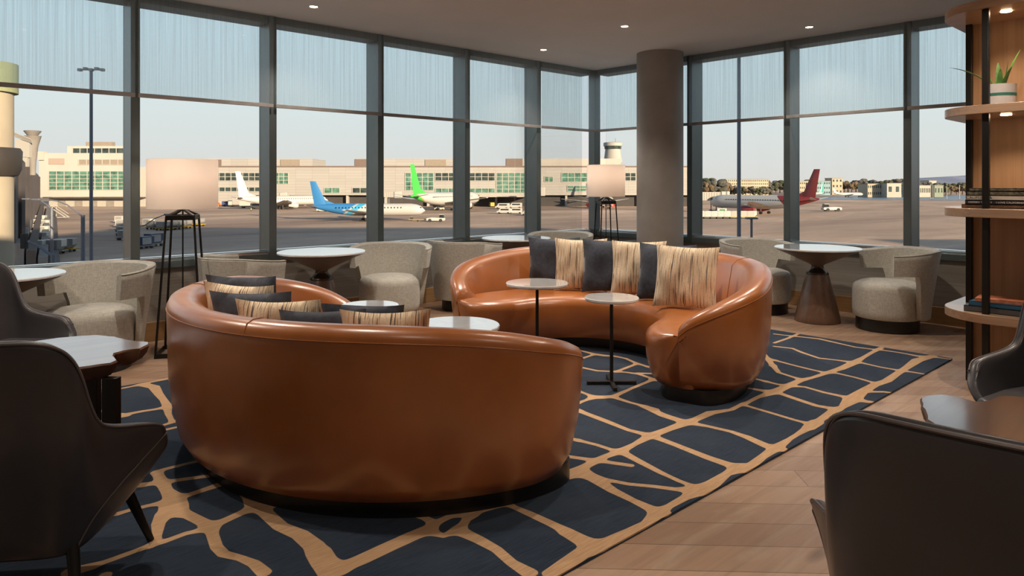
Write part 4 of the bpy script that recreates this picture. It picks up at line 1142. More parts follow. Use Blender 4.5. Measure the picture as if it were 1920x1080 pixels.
for k_ in range(4):
    bm = bm_new(); add_prism(bm, [(1.5 + k_ * 1.7, -6), (2.9 + k_ * 1.7, -6), (-162 + k_ * 3, 240), (-163.4 + k_ * 3, 240)], 0, 3.6 - k_ * .9); obj('ramp_wall', bm, mat('ramp_dark', (0.10, 0.075, 0.065), .8) if k_ % 2 else M_CONC, RM)

# unseen blocks, shaped to throw the long shade over the apron (right and behind the lounge)
def block(name, label, x0, x1, d0, d1, h, m_):
    r = ext(name, label, 'building', (x0 + x1) / 2, (d0 + d1) / 2)
    lbox('wall', m_, r, -(x1 - x0) / 2, (x1 - x0) / 2, -(d1 - d0) / 2, (d1 - d0) / 2, 0, h, bevel=.2)
    for z in range(4, int(h) - 2, 4):
        lbox('window', M_DGL, r, -(x1 - x0) / 2 - .05, (x1 - x0) / 2 + .05, -(d1 - d0) / 2 - .05, (d1 - d0) / 2 + .05, z, z + 1.6)
block('shade_tower', 'unseen tall block to the right behind the lounge, shaped to shade the apron', 71, 185, -75, -24, 60, M_CONC)
block('shade_block', 'unseen large block to the far right, placed to shade the apron', 168, 300, 0, 44, 30, M_CONC)
lb_ = thing('lounge_building', 'terminal storeys under and over the lounge', 'building', (0, 0, GZ))
lbox('lower_storeys', M_CONC, lb_, -60, XW + .2, -60, YW + .2, 0, -GZ - .35)
lbox('upper_storeys', M_CONC, lb_, -60, XW + .2, -60, YW + .2, -GZ + ZC + .55, -GZ + 8)

# ---- airliners
def airliner(name_label, L, R, x, d, head, m_body, m_tail, m_eng, tail_h, group='airliners parked around the apron', engines=True, span=None, gear=True):
    """nose along local +X; head is measured from the right of the view, counter-clockwise"""
    root = ext('airliner', name_label, 'aircraft', x, d, math.radians(head), group)
    zc = R + L * .045
    prof = []
    n = 26
    for i in range(n + 1):
        u = i / n
        if u < .40: r = R * (0.10 + .90 * math.sin(math.pi / 2 * (u / .40)) ** .9); up = R * .55 * (1 - u / .40) ** 1.3
        elif u < .86: r = R; up = 0
        else:
            s2 = (u - .86) / .14; r = R * max(.04, math.sqrt(max(0, 1 - s2 ** 2.1))); up = -R * .18 * s2 ** 2
        prof.append((r, -L / 2 + L * u, zc + up))
    rings = [[(xx, r * math.cos(2 * math.pi * k / 24), zz + r * math.sin(2 * math.pi * k / 24)) for k in range(24)] for r, xx, zz in prof]
    bm = bm_new(); add_loft(bm, rings); obj('fuselage', bm, m_body, root, smooth=True, angle=60)
    # fin
    fr = R * .9
    def plate(name, pts, th, m_, rootp):
        bm = bm_new()
        P0, P1, P2, P3 = [Vector(p) for p in pts]
        nrm = (P1 - P0).cross(P3 - P0).normalized()
        def sec(A_, B_, k):
            return [A_, A_.lerp(B_, .3) + nrm * th * k, A_.lerp(B_, .7) + nrm * th * k * .7, B_, A_.lerp(B_, .7) - nrm * th * k * .7, A_.lerp(B_, .3) - nrm * th * k]
        add_loft(bm, [sec(P0, P1, 1), sec(P3, P2, .4)])
        return obj(name, bm, m_, rootp, smooth=True, angle=30)
    t0 = zc + R * .55
    plate('tail_fin', [(-L * .345, 0, t0), (-L * .465, 0, t0), (-L * .505, 0, tail_h), (-L * .455, 0, tail_h)], .28, m_tail, root)
    plate('dorsal_fillet', [(-L * .28, 0, zc + R * .92), (-L * .40, 0, zc + R * .6), (-L * .40, 0, zc + R * 1.7), (-L * .375, 0, zc + R * 1.6)], .15, m_tail, root)
    for sy in (-1, 1):
        plate('stabiliser', [(-L * .42, sy * R * .3, zc + R * .45), (-L * .49, sy * R * .3, zc + R * .45), (-L * .515, sy * L * .17, zc + R * .8), (-L * .49, sy * L * .17, zc + R * .8)], .18, M_PAINTW, root)
        w = span / 2 if span else L * .45
        plate('wing', [(L * .12, sy * R * .6, zc - R * .62), (-L * .10, sy * R * .6, zc - R * .62), (-L * .135, sy * w, zc + R * .25), (-L * .10, sy * w, zc + R * .25)], .42, M_PAINTW, root)
        if engines:
            ex, ey, ez, er = L * .075, sy * L * .155, zc - R * 1.02, R * .52
            bm = bm_new(); add_lathe(bm, [(er * .45, -er * 2.6), (er * .62, -er * 1.6), (er * .98, -er * .3), (er, er * .6), (er * .93, er * 1.05), (er * .78, er * 1.08), (er * .74, er * .6)], 22, (ex, ey, ez), 'X'); obj('engine', bm, m_eng, root, smooth=True, angle=60)
            bm = bm_new(); add_box(bm, ex - er * 1.4, ex + er * .3, ey - .15, ey + .15, ez + er * .7, ez + er * 1.5); obj('pylon', bm, M_PAINTW, root)
    if gear:
        for gx, gy in ((L * .38, 0), (-L * .03, R * 1.3), (-L * .03, -R * 1.3)):
            bm = bm_new(); add_tube(bm, [(gx, gy, zc - R * .7), (gx, gy, .5)], .14, 8); g_ = obj('gear_strut', bm, M_STEEL, root, smooth=True)
            for sy in (-.4, .4):
                bm = bm_new(); add_lathe(bm, [(.55, -.15), (.55, .15)], 16, (gx, gy + sy, .55), 'Y'); obj('wheel', bm, M_TYRE, g_, smooth=True)
    for sy in (-1, 1):
        bm = bm_new(); n_w = int(L * .6 / 1.05)
        for k in range(n_w):
            xx = -L * .27 + k * 1.05; an = math.radians(14); yy = sy * R * math.cos(an); z_ = zc + R * math.sin(an)
            add_box(bm, xx, xx + .32, yy - .06, yy + .06, z_, z_ + .42)
        o = obj('cabin_windows', bm, M_VGL, root); o['kind'] = 'stuff'
        bm = bm_new(); add_box(bm, L * .455, L * .470, sy * R * .45 - .1, sy * R * .62 + .1, zc + R * .24, zc + R * .45); obj('cockpit_window', bm, M_VGL, root, bevel=.02)
    return root
def livery(name, L, stops, skew=0.6, base=(0.42, 0.41, 0.40)):
    """white body, the rear in the airline colours (stops run from the tail forwards, as shares of the length)"""
    m, t, b = _nt(name)
    tc_ = t.nodes.new('ShaderNodeTexCoord'); sp = t.nodes.new('ShaderNodeSeparateXYZ'); t.links.new(tc_.outputs['Object'], sp.inputs[0])
    m1 = t.nodes.new('ShaderNodeMath'); m1.operation = 'MULTIPLY_ADD'; m1.inputs[1].default_value = skew; t.links.new(sp.outputs['Z'], m1.inputs[0]); t.links.new(sp.outputs['X'], m1.inputs[2])
    m2 = t.nodes.new('ShaderNodeMath'); m2.operation = 'MULTIPLY_ADD'; m2.inputs[1].default_value = 1 / L; m2.inputs[2].default_value = .5; t.links.new(m1.outputs[0], m2.inputs[0])
    t.links.new(ramp(t, m2.outputs[0], [(p, c) for p, c in stops] + [(stops[-1][0] + .006, base)], 'CONSTANT' if False else 'LINEAR'), b.inputs['Base Color'])
    b.inputs['Roughness'].default_value = .35
    return m
BL_ = (0.035, 0.17, 0.40); GR_ = (0.05, 0.42, 0.06); RD_ = (0.19, 0.024, 0.024)
xb, db = gp(690, 414)
airliner('white airliner with a blue tail being towed across the apron', 37.5, 2.0, xb, db, 2, livery('blue_livery', 37.5, [(0.0, BL_), (0.20, BL_), (0.225, (0.42, 0.45, 0.42)), (0.235, (0.05, 0.3, 0.5)), (.29, (0.05, 0.33, 0.55))], -1.3), mat('blue_tail_paint', BL_, .35, var=.05), M_PAINTW, 13.0)
airliner('airliner with a bright green tail parked in front of the terminal', 56, 2.9, (838 - 960) / F * 322, 322, 62, livery('green_livery', 56, [(0.0, GR_), (0.27, GR_), (0.285, (0.35, 0.25, 0.05))], 1.6), mat('green_tail_paint', GR_, .35, var=.05), M_PAINTW, 20.5)
airliner('airliner with a dark red tail parked at right before the trees', 46, 2.75, 101, 283, 135, livery('red_livery', 46, [(0.0, RD_), (0.20, RD_)], -.9), mat('red_tail_paint', RD_, .35, var=.05), mat('red_engine_cowl', (0.20, 0.025, 0.03), .4), 17.8)
airliner('all-white airliner with a white tail parked left of the blue-tailed one', 44, 2.3, (532 - 960) / F * 335, 335, 35, M_PAINTW, M_PAINTW, M_PAINTW, 18.0)
airliner('white airliner seen head-on at the terminal behind the corner floor lamp', 40, 2.2, (1122 - 960) / F * 352, 352, -78, M_PAINTW, M_PAINTW, mat('bright_red_cowl', (0.55, 0.035, 0.03), .4), 12.5)
airliner('small white airliner far away in front of the trees at right', 30, 1.5, (1590 - 960) / F * 640, 640, 8, M_PAINTW, M_PAINTW, M_PAINTW, 8, engines=False)
airliner('distant airliner whose teal tail tip shows left of the red tail', 30, 1.7, (1520 - 960) / F * 620, 620, 200, M_PAINTW, mat('teal_tail_paint', (0.03, 0.25, 0.22), .4), M_PAINTW, 14, engines=False)

# ---- vehicles
def wheels(root, xs, y, r=.42):
    for wx in xs:
        for sy in (-1, 1):
            bm = bm_new(); add_lathe(bm, [(r, -.14), (r, .14)], 16, (wx, sy * y, r), 'Y'); obj('wheel', bm, M_TYRE, root, smooth=True)
def tug(label, x, d, head, k=1.0):
    r = ext('pushback_tug', label, 'vehicle', x, d, math.radians(head), 'aircraft tow tractors')
    bm = bm_new(); add_prism(bm, [(-3.1, .45), (3.0, .45), (3.2, .8), (3.1, 1.35), (-1.2, 1.5), (-3.1, 1.3)], -1.1, 1.1, Matrix.Rotation(math.pi / 2, 4, 'X')); obj('body', bm, M_VEHW, r, bevel=.08)
    bm = bm_new(); add_prism(bm, [(1.2, 1.35), (2.9, 1.35), (2.7, 2.45), (1.3, 2.45)], -.95, .95, Matrix.Rotation(math.pi / 2, 4, 'X')); cb = obj('cab', bm, M_VGL, r, bevel=.06)
    lbox('cab_roof', M_VEHW, cb, 1.2, 2.8, -1, 1, 2.42, 2.56)
    wheels(r, (-1.9, 1.7), 1.05, .55)
    r.scale = (k, k, k)
    return r
x_, d_ = gp(817, 416); tug('white tow tractor pulling the blue-tailed airliner by its nose', x_, d_, 2, .95)
x_, d_ = gp(1559, 396); tug('long low white tractor on the apron under the red-tailed airliner', x_, d_, 180, 1.3)
x_, d_ = gp(783, 416)
TBR = ext('tow_bar', 'yellow tow bar between the tractor and the blue-tailed airliner', 'tow bar', x_, d_, math.radians(2)); bm = bm_new(); add_tube(bm, [(-2.9, 0, .75), (2.7, 0, .75)], .13, 8); obj('bar', bm, M_YEL, TBR)
bm = bm_new(); add_lathe(bm, [(.3, -.1), (.3, .1)], 14, (0, .5, .3), 'Y'); obj('wheel', bm, M_TYRE, TBR)
def van(label, px, py, head, m_=M_VEHW, k=1.0, group='service vans and cars on the apron'):
    x, d = gp(px, py); r = ext('van', label, 'vehicle', x, d, math.radians(head), group)
    bm = bm_new(); add_prism(bm, [(-2.6, .4), (2.6, .4), (2.65, 1.0), (1.9, 1.25), (1.3, 2.15), (-2.5, 2.2), (-2.6, 1.9)], -.98, .98, Matrix.Rotation(math.pi / 2, 4, 'X')); obj('body', bm, m_, r, bevel=.07)
    bm = bm_new(); add_box(bm, -1.9, 1.1, -1.0, 1.0, 1.35, 1.85); obj('side_glass', bm, M_VGL, r)
    wheels(r, (-1.7, 1.7), .92, .36); r.scale = (k,) * 3
    return r
van('white van parked left of the small trucks beyond the fourth window', 945, 401, 170, k=1.1)
van('white minibus with dark side glass in front of the small trucks', 966, 401, 178, k=1.1)
van('white pickup cab at the right edge of the fifth window', 990, 404, 175)
van('pale service truck under the terminal canopy', 942, 392, 170, k=1.3); van('cream service truck under the terminal canopy beside the pillar', 966, 391, 175, k=1.3)
van('yellow lift vehicle under the terminal canopy', 922, 388, 100, M_YEL, 1.1)
van('dark car parked at the foot of the white office block', 185, 386, 0, mat('dark_car_paint', (0.03, 0.03, 0.035), .3), .8)
van('white car parked right of the dark car at the white office block', 212, 386, 0, k=.8); van('white car right of two others at the white office block', 228, 386, 180, k=.8)
van('white van parked left of the dark car at the office block', 110, 386, 10, k=1.0)
van('low white vehicle beneath the blue tail of the towed airliner', 604, 397, 5, k=.9)
van('service vehicle under the all-white airliner, left of the blue tail', 536, 391, 0, k=1.6)
van('white baggage tractor beneath the green tail', 824, 394, 180, k=.9)
van('white truck left of the lamp-side mullion beneath the white tail', 484, 392, 0, k=1.3)
def truck(label, px, py, head, m_cab, m_box, k=1.0, boxh=3.3):
    x, d = gp(px, py); r = ext('truck', label, 'vehicle', x, d, math.radians(head), 'service trucks on the apron')
    lbox('chassis', M_DARKB, r, -4.2, 4.2, -1.1, 1.1, .6, .95)
    lbox('cab', m_cab, r, 2.5, 4.3, -1.15, 1.15, .9, 2.8, bevel=.15); lbox('windscreen', M_VGL, r, 4.0, 4.34, -1.0, 1.0, 1.8, 2.6)
    lbox('cargo_box', m_box, r, -4.3, 2.3, -1.2, 1.2, 1.05, boxh, bevel=.05)
    wheels(r, (-2.8, 3.2), 1.05, .5); r.scale = (k,) * 3
    return r
truck('white box lorry beyond the second window, below the white tail', 468, 390, 0, M_VEHW, M_VEHW, 1.1)
truck('cream catering lorry with an open side, left of the white box lorry', 446, 388, 180, M_VEHW, M_CREAM, 1.1, 4.6)
truck('yellow-fronted lorry half hidden by the large lamp shade', 268, 386, 180, M_YEL, M_YEL, 1.2, 4.5)
van('orange and white cart at the foot of the terminal right of the large lamp shade', 408, 387, 0, mat('orange_paint', (0.45, 0.12, 0.03), .5), 1.0)
van('blue cart at the foot of the terminal beside the orange one', 430, 387, 0, mat('blue_cart_paint', (0.05, 0.08, 0.22), .5), 1.3)

# baggage dollies with containers
def make_dolly(label, m_c, m_b, group):
    r = thing('baggage_dolly', label, 'baggage cart', (0, 0, 0), 0, group)
    bm = bm_new(); add_prism(bm, [(-1.2, 0), (.9, 0), (1.55, .55), (1.55, 1.55), (-1.2, 1.55)], -.76, .76, Matrix.Translation((0, 0, .62)) @ Matrix.Rotation(math.pi / 2, 4, 'X')); c0 = obj('container', bm, m_c, r, bevel=.03)
    lbox('door_panel', M_CREAM if m_c is M_UNI else M_UNI, c0, -1.0, .9, -.80, -.75, .8, 2.0)
    lbox('platform', m_b, r, -1.55, 1.7, -.82, .82, .42, .60)
    lbox('drawbar', M_STEEL, r, 1.7, 2.6, -.04, .04, .42, .5)
    wheels(r, (-1.1, 1.1), .6, .22)
    return r
M_DKBLUE = mat('dark_blue_container', (0.03, 0.04, 0.09), .5)
protos = {}
def dolly(px, py, head, label, kind='uni', k=1.0):
    x, d = gp(px, py)
    grp = 'baggage dollies on the apron'
    mc, mb = {'uni': (M_UNI, M_YEL), 'white': (M_VEHW, M_CONC), 'blue': (M_DKBLUE, M_CONC)}[kind]
    p = to_world(x, d, GZ)
    if kind not in protos:
        r = make_dolly(label, mc, mb, grp); protos[kind] = r
        r.location = p; r.rotation_euler = (0, 0, CAMROT + math.radians(head)); r.scale = (k,) * 3
    else: r = dup(protos[kind], label, p, CAMROT + math.radians(head), grp, k)
    return r
shade_row = [(286, 430, 'nearest the mullion'), (304, 432, 'left of the lamp legs'), (318, 431, 'behind the left lamp leg'), (333, 430, 'between the lamp legs'), (347, 428, 'inside the lamp legs, right'), (372, 424, 'standing alone right of the lamp legs')]
for px, py, w_ in shade_row: dolly(px, py, -20, 'silver container on a yellow dolly in the shade, ' + w_, 'uni', 1.05)
dolly(287, 462, 70, 'dark blue baggage container in the shade, closest to the left glass wall', 'blue', 1.15)
dolly(270, 466, 70, 'dark container beside the dark blue one, against the first mullion', 'blue', 1.05)
dolly(278, 425, -20, 'pale container behind the row of silver ones at the first mullion', 'white', 1.05)
for q in range(5): dolly(224 + q * 2.4, 418 + q * 8, 10, 'flat white baggage cart left of the first mullion, %s of five' % ['furthest', 'second furthest', 'middle', 'second nearest', 'nearest'][q], 'white', 1.0)
names = ['furthest back at left', 'second from the back at left', 'beside the second one at left', 'in the middle of the left queue', 'beside the middle one', 'third from the front of the left queue', 'second from the front of the left queue', 'nearest end of the left queue in the shade']
for (px, py), w_ in zip([(74, 419), (66, 428), (80, 430), (60, 440), (77, 444), (54, 455), (72, 459), (62, 478)], names): dolly(px, py, 12, 'white baggage cart by the round pier, ' + w_, 'white', 1.15)
dolly(100, 476, 5, 'pale cart with a red light at the end of the left queue', 'white', 1.15); dolly(122, 472, 5, 'low trailer behind the curved street lamps', 'uni', 1.1)
for px, w_ in ((1304, 'leftmost, at the mullion'), (1316, 'second from the mullion'), (1328, 'third from the mullion'), (1340, 'fourth from the mullion'), (1352, 'below the green sign box'), (1364, 'left of the tall mast'), (1377, 'touching the tall mast on its left'), (1395, 'just right of the tall mast'), (1407, 'above the short blue post')):
    dolly(px, 410, 3, 'cream baggage container before the red-tailed airliner, ' + w_, 'white' if px % 3 else 'uni', 1.25)
# green sign box
x_, d_ = gp(1353, 403); SG = ext('equipment_box', 'white box with a green panel behind the cream container row', 'box', x_, d_); lbox('case', M_VEHW, SG, -1.8, 1.8, -.6, .6, 0, 2.6); lbox('green_panel', mat('green_panel_paint', (0.02, 0.16, 0.05), .5), SG, -.9, 1.2, -.66, -.6, 1.3, 2.3)

# boarding stair, jet bridges
ST = ext('boarding_stairs', 'white mobile boarding stairs standing alone on the sunlit apron at left', 'stairs', *gp(110, 411))
bm = bm_new()
for sy in (-1, 1):
    add_tube(bm, [(-1.5, sy, .5), (3.2, sy, .7)], .1, 6); add_tube(bm, [(-1.5, sy, .5), (-1.5, sy, 4.2)], .1, 6); add_tube(bm, [(-1.5, sy, 3.6), (2.8, sy, .8)], .12, 6); add_tube(bm, [(-1.5, sy, 4.6), (2.8, sy, 1.8)], .08, 6)
for q in range(9): add_box(bm, -1.4 + q * .46, -1.0 + q * .46, -.9, .9, 3.4 - q * .31, 3.46 - q * .31)
obj('stair_frame', bm, M_VEHW, ST)
def jet_bridge(label, px0, px1, pyt, pyb, d, foot_px, m_=None):
    r = ext('jet_bridge', label, 'jet bridge', (px0 - 960) / F * d, d)
    S = d / F; w = (px1 - px0) * S; z1 = HG + (345 - pyt) * S; z0 = HG + (345 - pyb) * S
    lbox('tunnel', m_ or M_CREAM, r, 0, w, -1.6, 1.6, z0, z1, bevel=.1)
    for q in range(int(w / 1.1)): lbox('corrugation', M_WHITEB, r, .3 + q * 1.1, .5 + q * 1.1, -1.72, -1.6, z0 + .2, z1 - .2)
    lbox('cab', M_WHITEB, r, w - .5, w + 3.2, -2.0, 2.0, z0 - .4, z1 + .3, bevel=.3)
    bm = bm_new(); fx = (foot_px - px0) * S
    for sx in (-1.1, 1.1): add_tube(bm, [(fx + sx, 0, .8), (fx + sx, 0, z0 + .1)], .22, 8)
    add_box(bm, fx - 2, fx + 2, -.5, .5, .5, 1.0); obj('support', bm, M_STEEL, r)
    wheels(r, (fx - 1.3, fx + 1.3), .7, .55)
    return r
jet_bridge('cream corrugated jet bridge reaching the nose of the red-tailed airliner', 1298, 1352, 360, 376, 300, 1338)
jet_bridge('cream jet bridge beyond the fifth window at the terminal', 985, 1010, 352, 366, 350, 1000)
jet_bridge('cream jet bridge left of the green tail', 700, 742, 360, 370, 345, 725)
jet_bridge('cream jet bridge beside the catering lorry', 492, 528, 362, 371, 350, 520)

# masts and lamps outside
def mast(label, px, d, top_py, r, head=True, m_=M_STEEL):
    t0 = ext('light_mast', label, 'mast', (px - 960) / F * d, d); zt = HG + (345 - top_py) / F * d
    bm = bm_new(); add_lathe(bm, [(r * 1.25, 0), (r, zt)], 16); obj('pole', bm, m_, t0, smooth=True)
    if head:
        bm = bm_new(); add_tube(bm, [(-1.1, 0, zt), (1.1, 0, zt)], .05, 6); obj('crossbar', bm, m_, t0)
        for q in range(5):
            lbox('floodlight', M_YEL if False else M_CREAM, t0, -1.15 + q * .5, -.85 + q * .5, -.18, .18, zt - .12 + .1 * (q % 2), zt + .12 + .1 * (q % 2), bevel=.02)
    return t0
mast('tall light mast beyond the first window, its lamps seen through the blind', 171, 62, 131, .13)
mast('tall blue-grey mast standing right of the pillar, before the cream container row', 1385.5, 55, 60, .13)
SP = ext('camera_post', 'short dark blue post with a flat square head right of the tall mast', 'post', (1409 - 960) / F * 42, 42)
zt = HG + (345 - 411) / F * 42
bm = bm_new(); add_lathe(bm, [(.09, 0), (.07, zt)], 12); obj('pole', bm, M_STEEL, SP, smooth=True); lbox('head', M_STEEL, SP, -.33, .33, -.2, .2, zt, zt + .12, bevel=.02)
def street_lamp(label, px, py_top, d, arc, r=.09):
    t0 = ext('street_lamp', label, 'street lamp', (px - 960) / F * d, d); S = d / F
    zt = HG + (345 - py_top) * S
    bm = bm_new(); add_lathe(bm, [(r * 1.5, 0), (r * 1.2, zt)], 14); obj('pole', bm, M_STEEL, t0, smooth=True)
    bm = bm_new(); pts = [((a - px) * S, 0, HG + (345 - b2) * S) for a, b2 in arc]; add_tube(bm, pts, r * .55, 8, r * .3); obj('arm', bm, M_STEEL, t0, smooth=True)
    p = pts[-1]; lbox('lantern', M_STEEL, t0, p[0] - .35, p[0] + .1, -.1, .1, p[2] - .05, p[2] + .05, bevel=.02)
    return t0
street_lamp('curved-arm street lamp at left, nearer the first mullion', 155.5, 403, 40, [(155, 406), (142, 396), (126, 384), (108, 377), (90, 374), (72, 374)])
street_lamp('thinner curved-arm street lamp left of the other', 97, 390, 46, [(97, 392), (88, 384), (76, 376), (62, 374), (52, 373)], .08)
street_lamp('street lamp whose curved arm shows behind the floor lamp legs', 250, 430, 46, [(250, 428), (272, 422), (290, 410), (305, 404), (318, 402)], .08)
# traffic signal arm at lower left
TS = ext('traffic_signal', 'black traffic signal on a curved grey arm at lower left', 'traffic signal', (88 - 960) / F * 40, 40); S = 40 / F
bm = bm_new(); add_tube(bm, [(12 * S, 0, HG + (345 - 480) * S), (2 * S, 0, HG + (345 - 474) * S), (-18 * S, 0, HG + (345 - 460) * S), (-36 * S, 0, HG + (345 - 453) * S)], .10, 8, .07); add_tube(bm, [(12 * S, 0, 0), (12 * S, 0, HG + (345 - 478) * S)], .12, 8); obj('arm', bm, M_STEEL, TS, smooth=True)
lbox('signal_head', M_TYRE, TS, -47 * S, -38 * S, -.15, .15, HG + (345 - 466) * S, HG + (345 - 438) * S, bevel=.02)

# apron worker
x_, d_ = gp(471, 397); WR = ext('person', 'tiny ground worker in a yellow vest walking before the white box lorry', 'person', x_, d_)
bm = bm_new()
add_lathe(bm, [(.02, 1.78), (.10, 1.72), (.11, 1.62), (.06, 1.52), (.07, 1.47), (.23, 1.42), (.22, 1.1), (.18, .95), (.02, .9)], 14)
for sx in (-1, 1):
    add_tube(bm, [(sx * .10, 0, .98), (sx * .13, .05 * sx, .5), (sx * .14, .16 * sx, .04)], .095, 8, .05); add_tube(bm, [(sx * .22, 0, 1.40), (sx * .29, -.03, 1.12), (sx * .27, -.12, .86)], .055, 8, .035)
obj('body', bm, mat('worker_clothes', (0.05, 0.05, 0.07), .8), WR, smooth=True)
bm = bm_new(); add_lathe(bm, [(.24, 1.43), (.245, 1.2), (.22, .95)], 14, cap=False); obj('vest', bm, mat('hi_vis_vest', (0.6, 0.6, 0.05), .7), WR, smooth=True)

# painted ground lines
M_LINEY = mat('yellow_line_paint', (0.50, 0.34, 0.05), .8); M_LINEW = mat('white_line_paint', (0.42, 0.40, 0.37), .8)
def gline(label, pts, w, m_):
    P = [to_world(*gp(px, py), GZ + .02) for px, py in pts]
    bm = bm_new()
    for a, b_ in zip(P[:-1], P[1:]):
        n_ = (b_ - a).cross(Vector((0, 0, 1))).normalized() * w / 2
        lo = [bm.verts.new(q) for q in (a - n_, b_ - n_, b_ + n_, a + n_)]; bm.faces.new(lo)
    o = obj('painted_line', bm, m_); o['kind'] = 'stuff'
    return tag(o, label, 'ground marking')
gline('yellow painted guide line across the apron behind the large floor lamp', [(262, 399), (300, 408), (400, 405), (480, 409)], .5, M_LINEY)
gline('faded white painted line on the apron beyond the second window', [(380, 413), (430, 408), (485, 403)], .5, M_LINEW)
gline('yellow dashed markings on the apron right of the short blue post', [(1415, 437), (1450, 439), (1500, 440)], .25, M_LINEY)
gline('white painted line curving on the apron at right', [(1560, 410), (1600, 400), (1660, 399)], .4, M_LINEW)

# ---- far side: water strip, trees, buildings, hill
wm, t, b = _nt('bay_water'); b.inputs['Roughness'].default_value = .35
t.links.new(ramp(t, noise(t, coords(t), .02, 3), ((.3, (.06, .085, .13)), (.7, (.085, .115, .165)))), b.inputs['Base Color'])
bm = bm_new(); P = [to_world(x, d, GZ + .1) for x, d in ((190, 560), (560, 430), (900, 430), (1300, 760), (420, 760))]; bm.faces.new([bm.verts.new(p) for p in P]); struct('water', bm, wm, label='strip of grey-blue water beyond the apron at right')
M_LEAF = [mat('dark_foliage', (0.05, 0.055, 0.028), .9, var=.4, scale=.3), mat('autumn_foliage', (0.11, 0.075, 0.04), .9, var=.4, scale=.3), mat('grey_foliage', (0.08, 0.075, 0.065), .9, var=.4, scale=.3)]
M_TRUNK = mat('tree_bark', (0.07, 0.05, 0.035), .9)
def make_tree(seed, m_, label, group):
    r = thing('tree', label, 'tree', (0, 0, 0), 0, group)
    rnd = random.Random(seed)
    bm = bm_new(); add_tube(bm, [(0, 0, 0), (.1, 0, 3), (0, 0, 5)], .45, 7, .25); obj('trunk', bm, M_TRUNK, r)
    bm = bm_new()
    for q in range(11):
        M = Matrix.Translation((rnd.uniform(-3.4, 3.4), rnd.uniform(-2.5, 2.5), 5.5 + rnd.uniform(-1.5, 4.5))) @ Matrix.Diagonal((rnd.uniform(1.3, 2.4), rnd.uniform(1.3, 2.4), rnd.uniform(1.1, 2.1), 1))
        bmesh.ops.create_icosphere(bm, subdivisions=2, radius=1, matrix=M)
    for v_ in bm.verts: v_.co += Vector((rnd.uniform(-.25, .25), rnd.uniform(-.25, .25), rnd.uniform(-.25, .25)))
    obj('crown', bm, m_, r)
    return r
tp = [make_tree(11 + q, M_LEAF[q], 'one of the low trees along the far side of the airfield', 'trees beyond the airfield') for q in range(3)]
rnd = random.Random(4)
cnt = 0
def tree_at(px, d, k):
    global cnt
    lab = 'one of the low trees along the far side of the airfield'
    x = (px - 960) / F * d
    p = to_world(x, d, GZ)
    q = rnd.randrange(3)
    if cnt < 3: o = tp[cnt]; o.location = p; o.scale = (k,) * 3; o.rotation_euler = (0, 0, rnd.uniform(0, 6))
    else: dup(tp[q], lab, p, rnd.uniform(0, 6), 'trees beyond the airfield', (k * rnd.uniform(.9, 1.5), k * 1.1, k))
    cnt += 1
px = 1319
while px < 1366: tree_at(px, 640 + rnd.uniform(-20, 40), rnd.uniform(1.25, 1.6)); px += rnd.uniform(4, 7)
px = 1366
while px < 1450: tree_at(px, 660 + rnd.uniform(-20, 40), rnd.uniform(.75, 1.05)); px += rnd.uniform(5, 9)
px = 1440
while px < 1830: tree_at(px, 960 + rnd.uniform(-60, 100), rnd.uniform(1.2, 1.75) if px < 1720 else rnd.uniform(.95, 1.3)); px += rnd.uniform(6, 9)
px = 1700
while px < 1830: tree_at(px, 800 + rnd.uniform(-30, 30), rnd.uniform(.8, 1.3)); px += rnd.uniform(8, 14)
def far_building(label, px0, px1, py0, d, m_, rows, cols, depth=18):
    r = ext('distant_building', label, 'building', (px0 - 960) / F * d, d, 0, 'buildings beyond the airfield')
    w = (px1 - px0) / F * d; h = HG + (345 - py0) / F * d
    lbox('wall', m_, r, 0, w, 0, depth, 0, h)
    lbox('roof', M_CONC, r, -.3, w + .3, -.3, depth + .3, h, h + .5)
    for j in range(rows):
        for i in range(cols):
            x = w * (i + .25) / cols; z = h * (j + .4) / rows
            lbox('window', M_DGL, r, x, x + w * .42 / cols, -.15, .05, z, z + h * .38 / rows)
M_FC = mat('far_cream_wall', (0.38, 0.32, 0.24), .8, scale=.05); M_FB = mat('far_tan_wall', (0.30, 0.22, 0.16), .8, scale=.05); M_FT = mat('far_pale_wall', (0.36, 0.34, 0.30), .8, scale=.05)
far_building('long cream many-windowed hotel above the trees, right of the pillar', 1361, 1441, 336.5, 760, M_FC, 5, 22)
far_building('brown flat building just right of the second mullion on the right wall', 1482, 1496, 332, 810, M_FB, 4, 4)
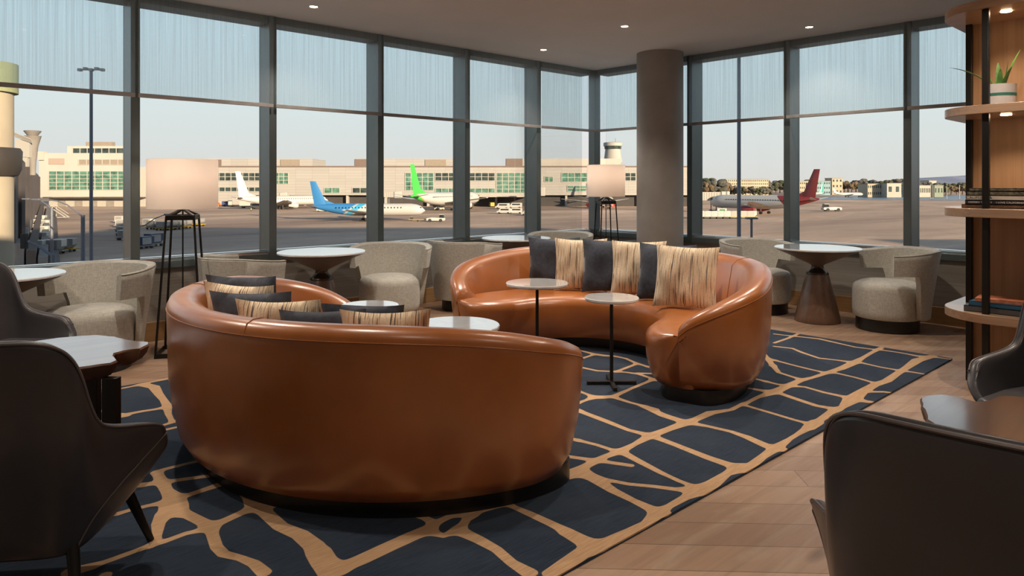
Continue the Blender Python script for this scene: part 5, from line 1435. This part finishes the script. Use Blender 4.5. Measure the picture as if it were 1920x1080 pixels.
far_building('low cream building left of the red tail', 1489, 1517, 340, 770, M_FC, 3, 8)
far_building('pale building with blue trim right of the red tail', 1532, 1557, 340, 760, mat('far_blue_wall', (0.20, 0.30, 0.34), .8), 3, 6)
far_building('square cream building right of the red tail', 1560, 1580, 334.5, 790, M_FC, 3, 3)
far_building('low peach hangar left of the third mullion on the right wall', 1627, 1660, 345, 640, M_FC, 2, 9)
far_building('small cream block touching the third mullion on the right wall', 1663, 1690, 344, 630, M_FT, 1, 2)
far_building('pale low terminal shed right of the third mullion', 1712, 1745, 348, 640, M_FT, 1, 10)
far_building('flat green-roofed shed before the far trees at right', 1752, 1769, 348, 640, mat('far_green_wall', (0.20, 0.23, 0.18), .8), 1, 3)
far_building('small white house among the far trees at right', 1742, 1756, 339, 820, M_FT, 1, 3)
far_building('round-cornered cream tank house right of the third mullion', 1705, 1715, 341, 820, M_FC, 1, 2)
for px, py0 in ((1707, 349), (1745, 346), (1749, 347), (1775, 349), (1799, 347)):
    t0 = ext('light_mast', 'thin white far mast by the water at right', 'mast', (px - 960) / F * 560, 560, 0, 'thin masts by the water'); bm = bm_new(); add_lathe(bm, [(.3, 0), (.25, HG + (345 - py0) / F * 560)], 8); obj('pole', bm, M_FT, t0)
# hill, its distance haze put into the colour
bm = bm_new(); rings = []
for i in range(61):
    px = 1560 + i * 9; d = 5200; x = (px - 960) / F * d
    u = (px - 1740) / 120.0
    top = 345 - (15 * math.exp(-((px - 1850) / 90.0) ** 2) + 4 * math.exp(-((px - 1765) / 30.0) ** 2) + 1.2 * math.sin(px * .11) + 2)
    h = GZ + (HG + (345 - top) / F * d) if px > 1690 else GZ + HG + 4
    rings.append([to_world(x, d - 400, GZ), to_world(x, d, h), to_world(x, d + 500, h * .8), to_world(x, d + 900, GZ)])
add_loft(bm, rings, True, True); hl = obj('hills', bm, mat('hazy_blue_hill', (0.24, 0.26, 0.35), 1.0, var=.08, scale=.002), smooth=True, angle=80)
hl['kind'] = 'structure'; hl['label'] = 'low hazy blue hills on the horizon at right'
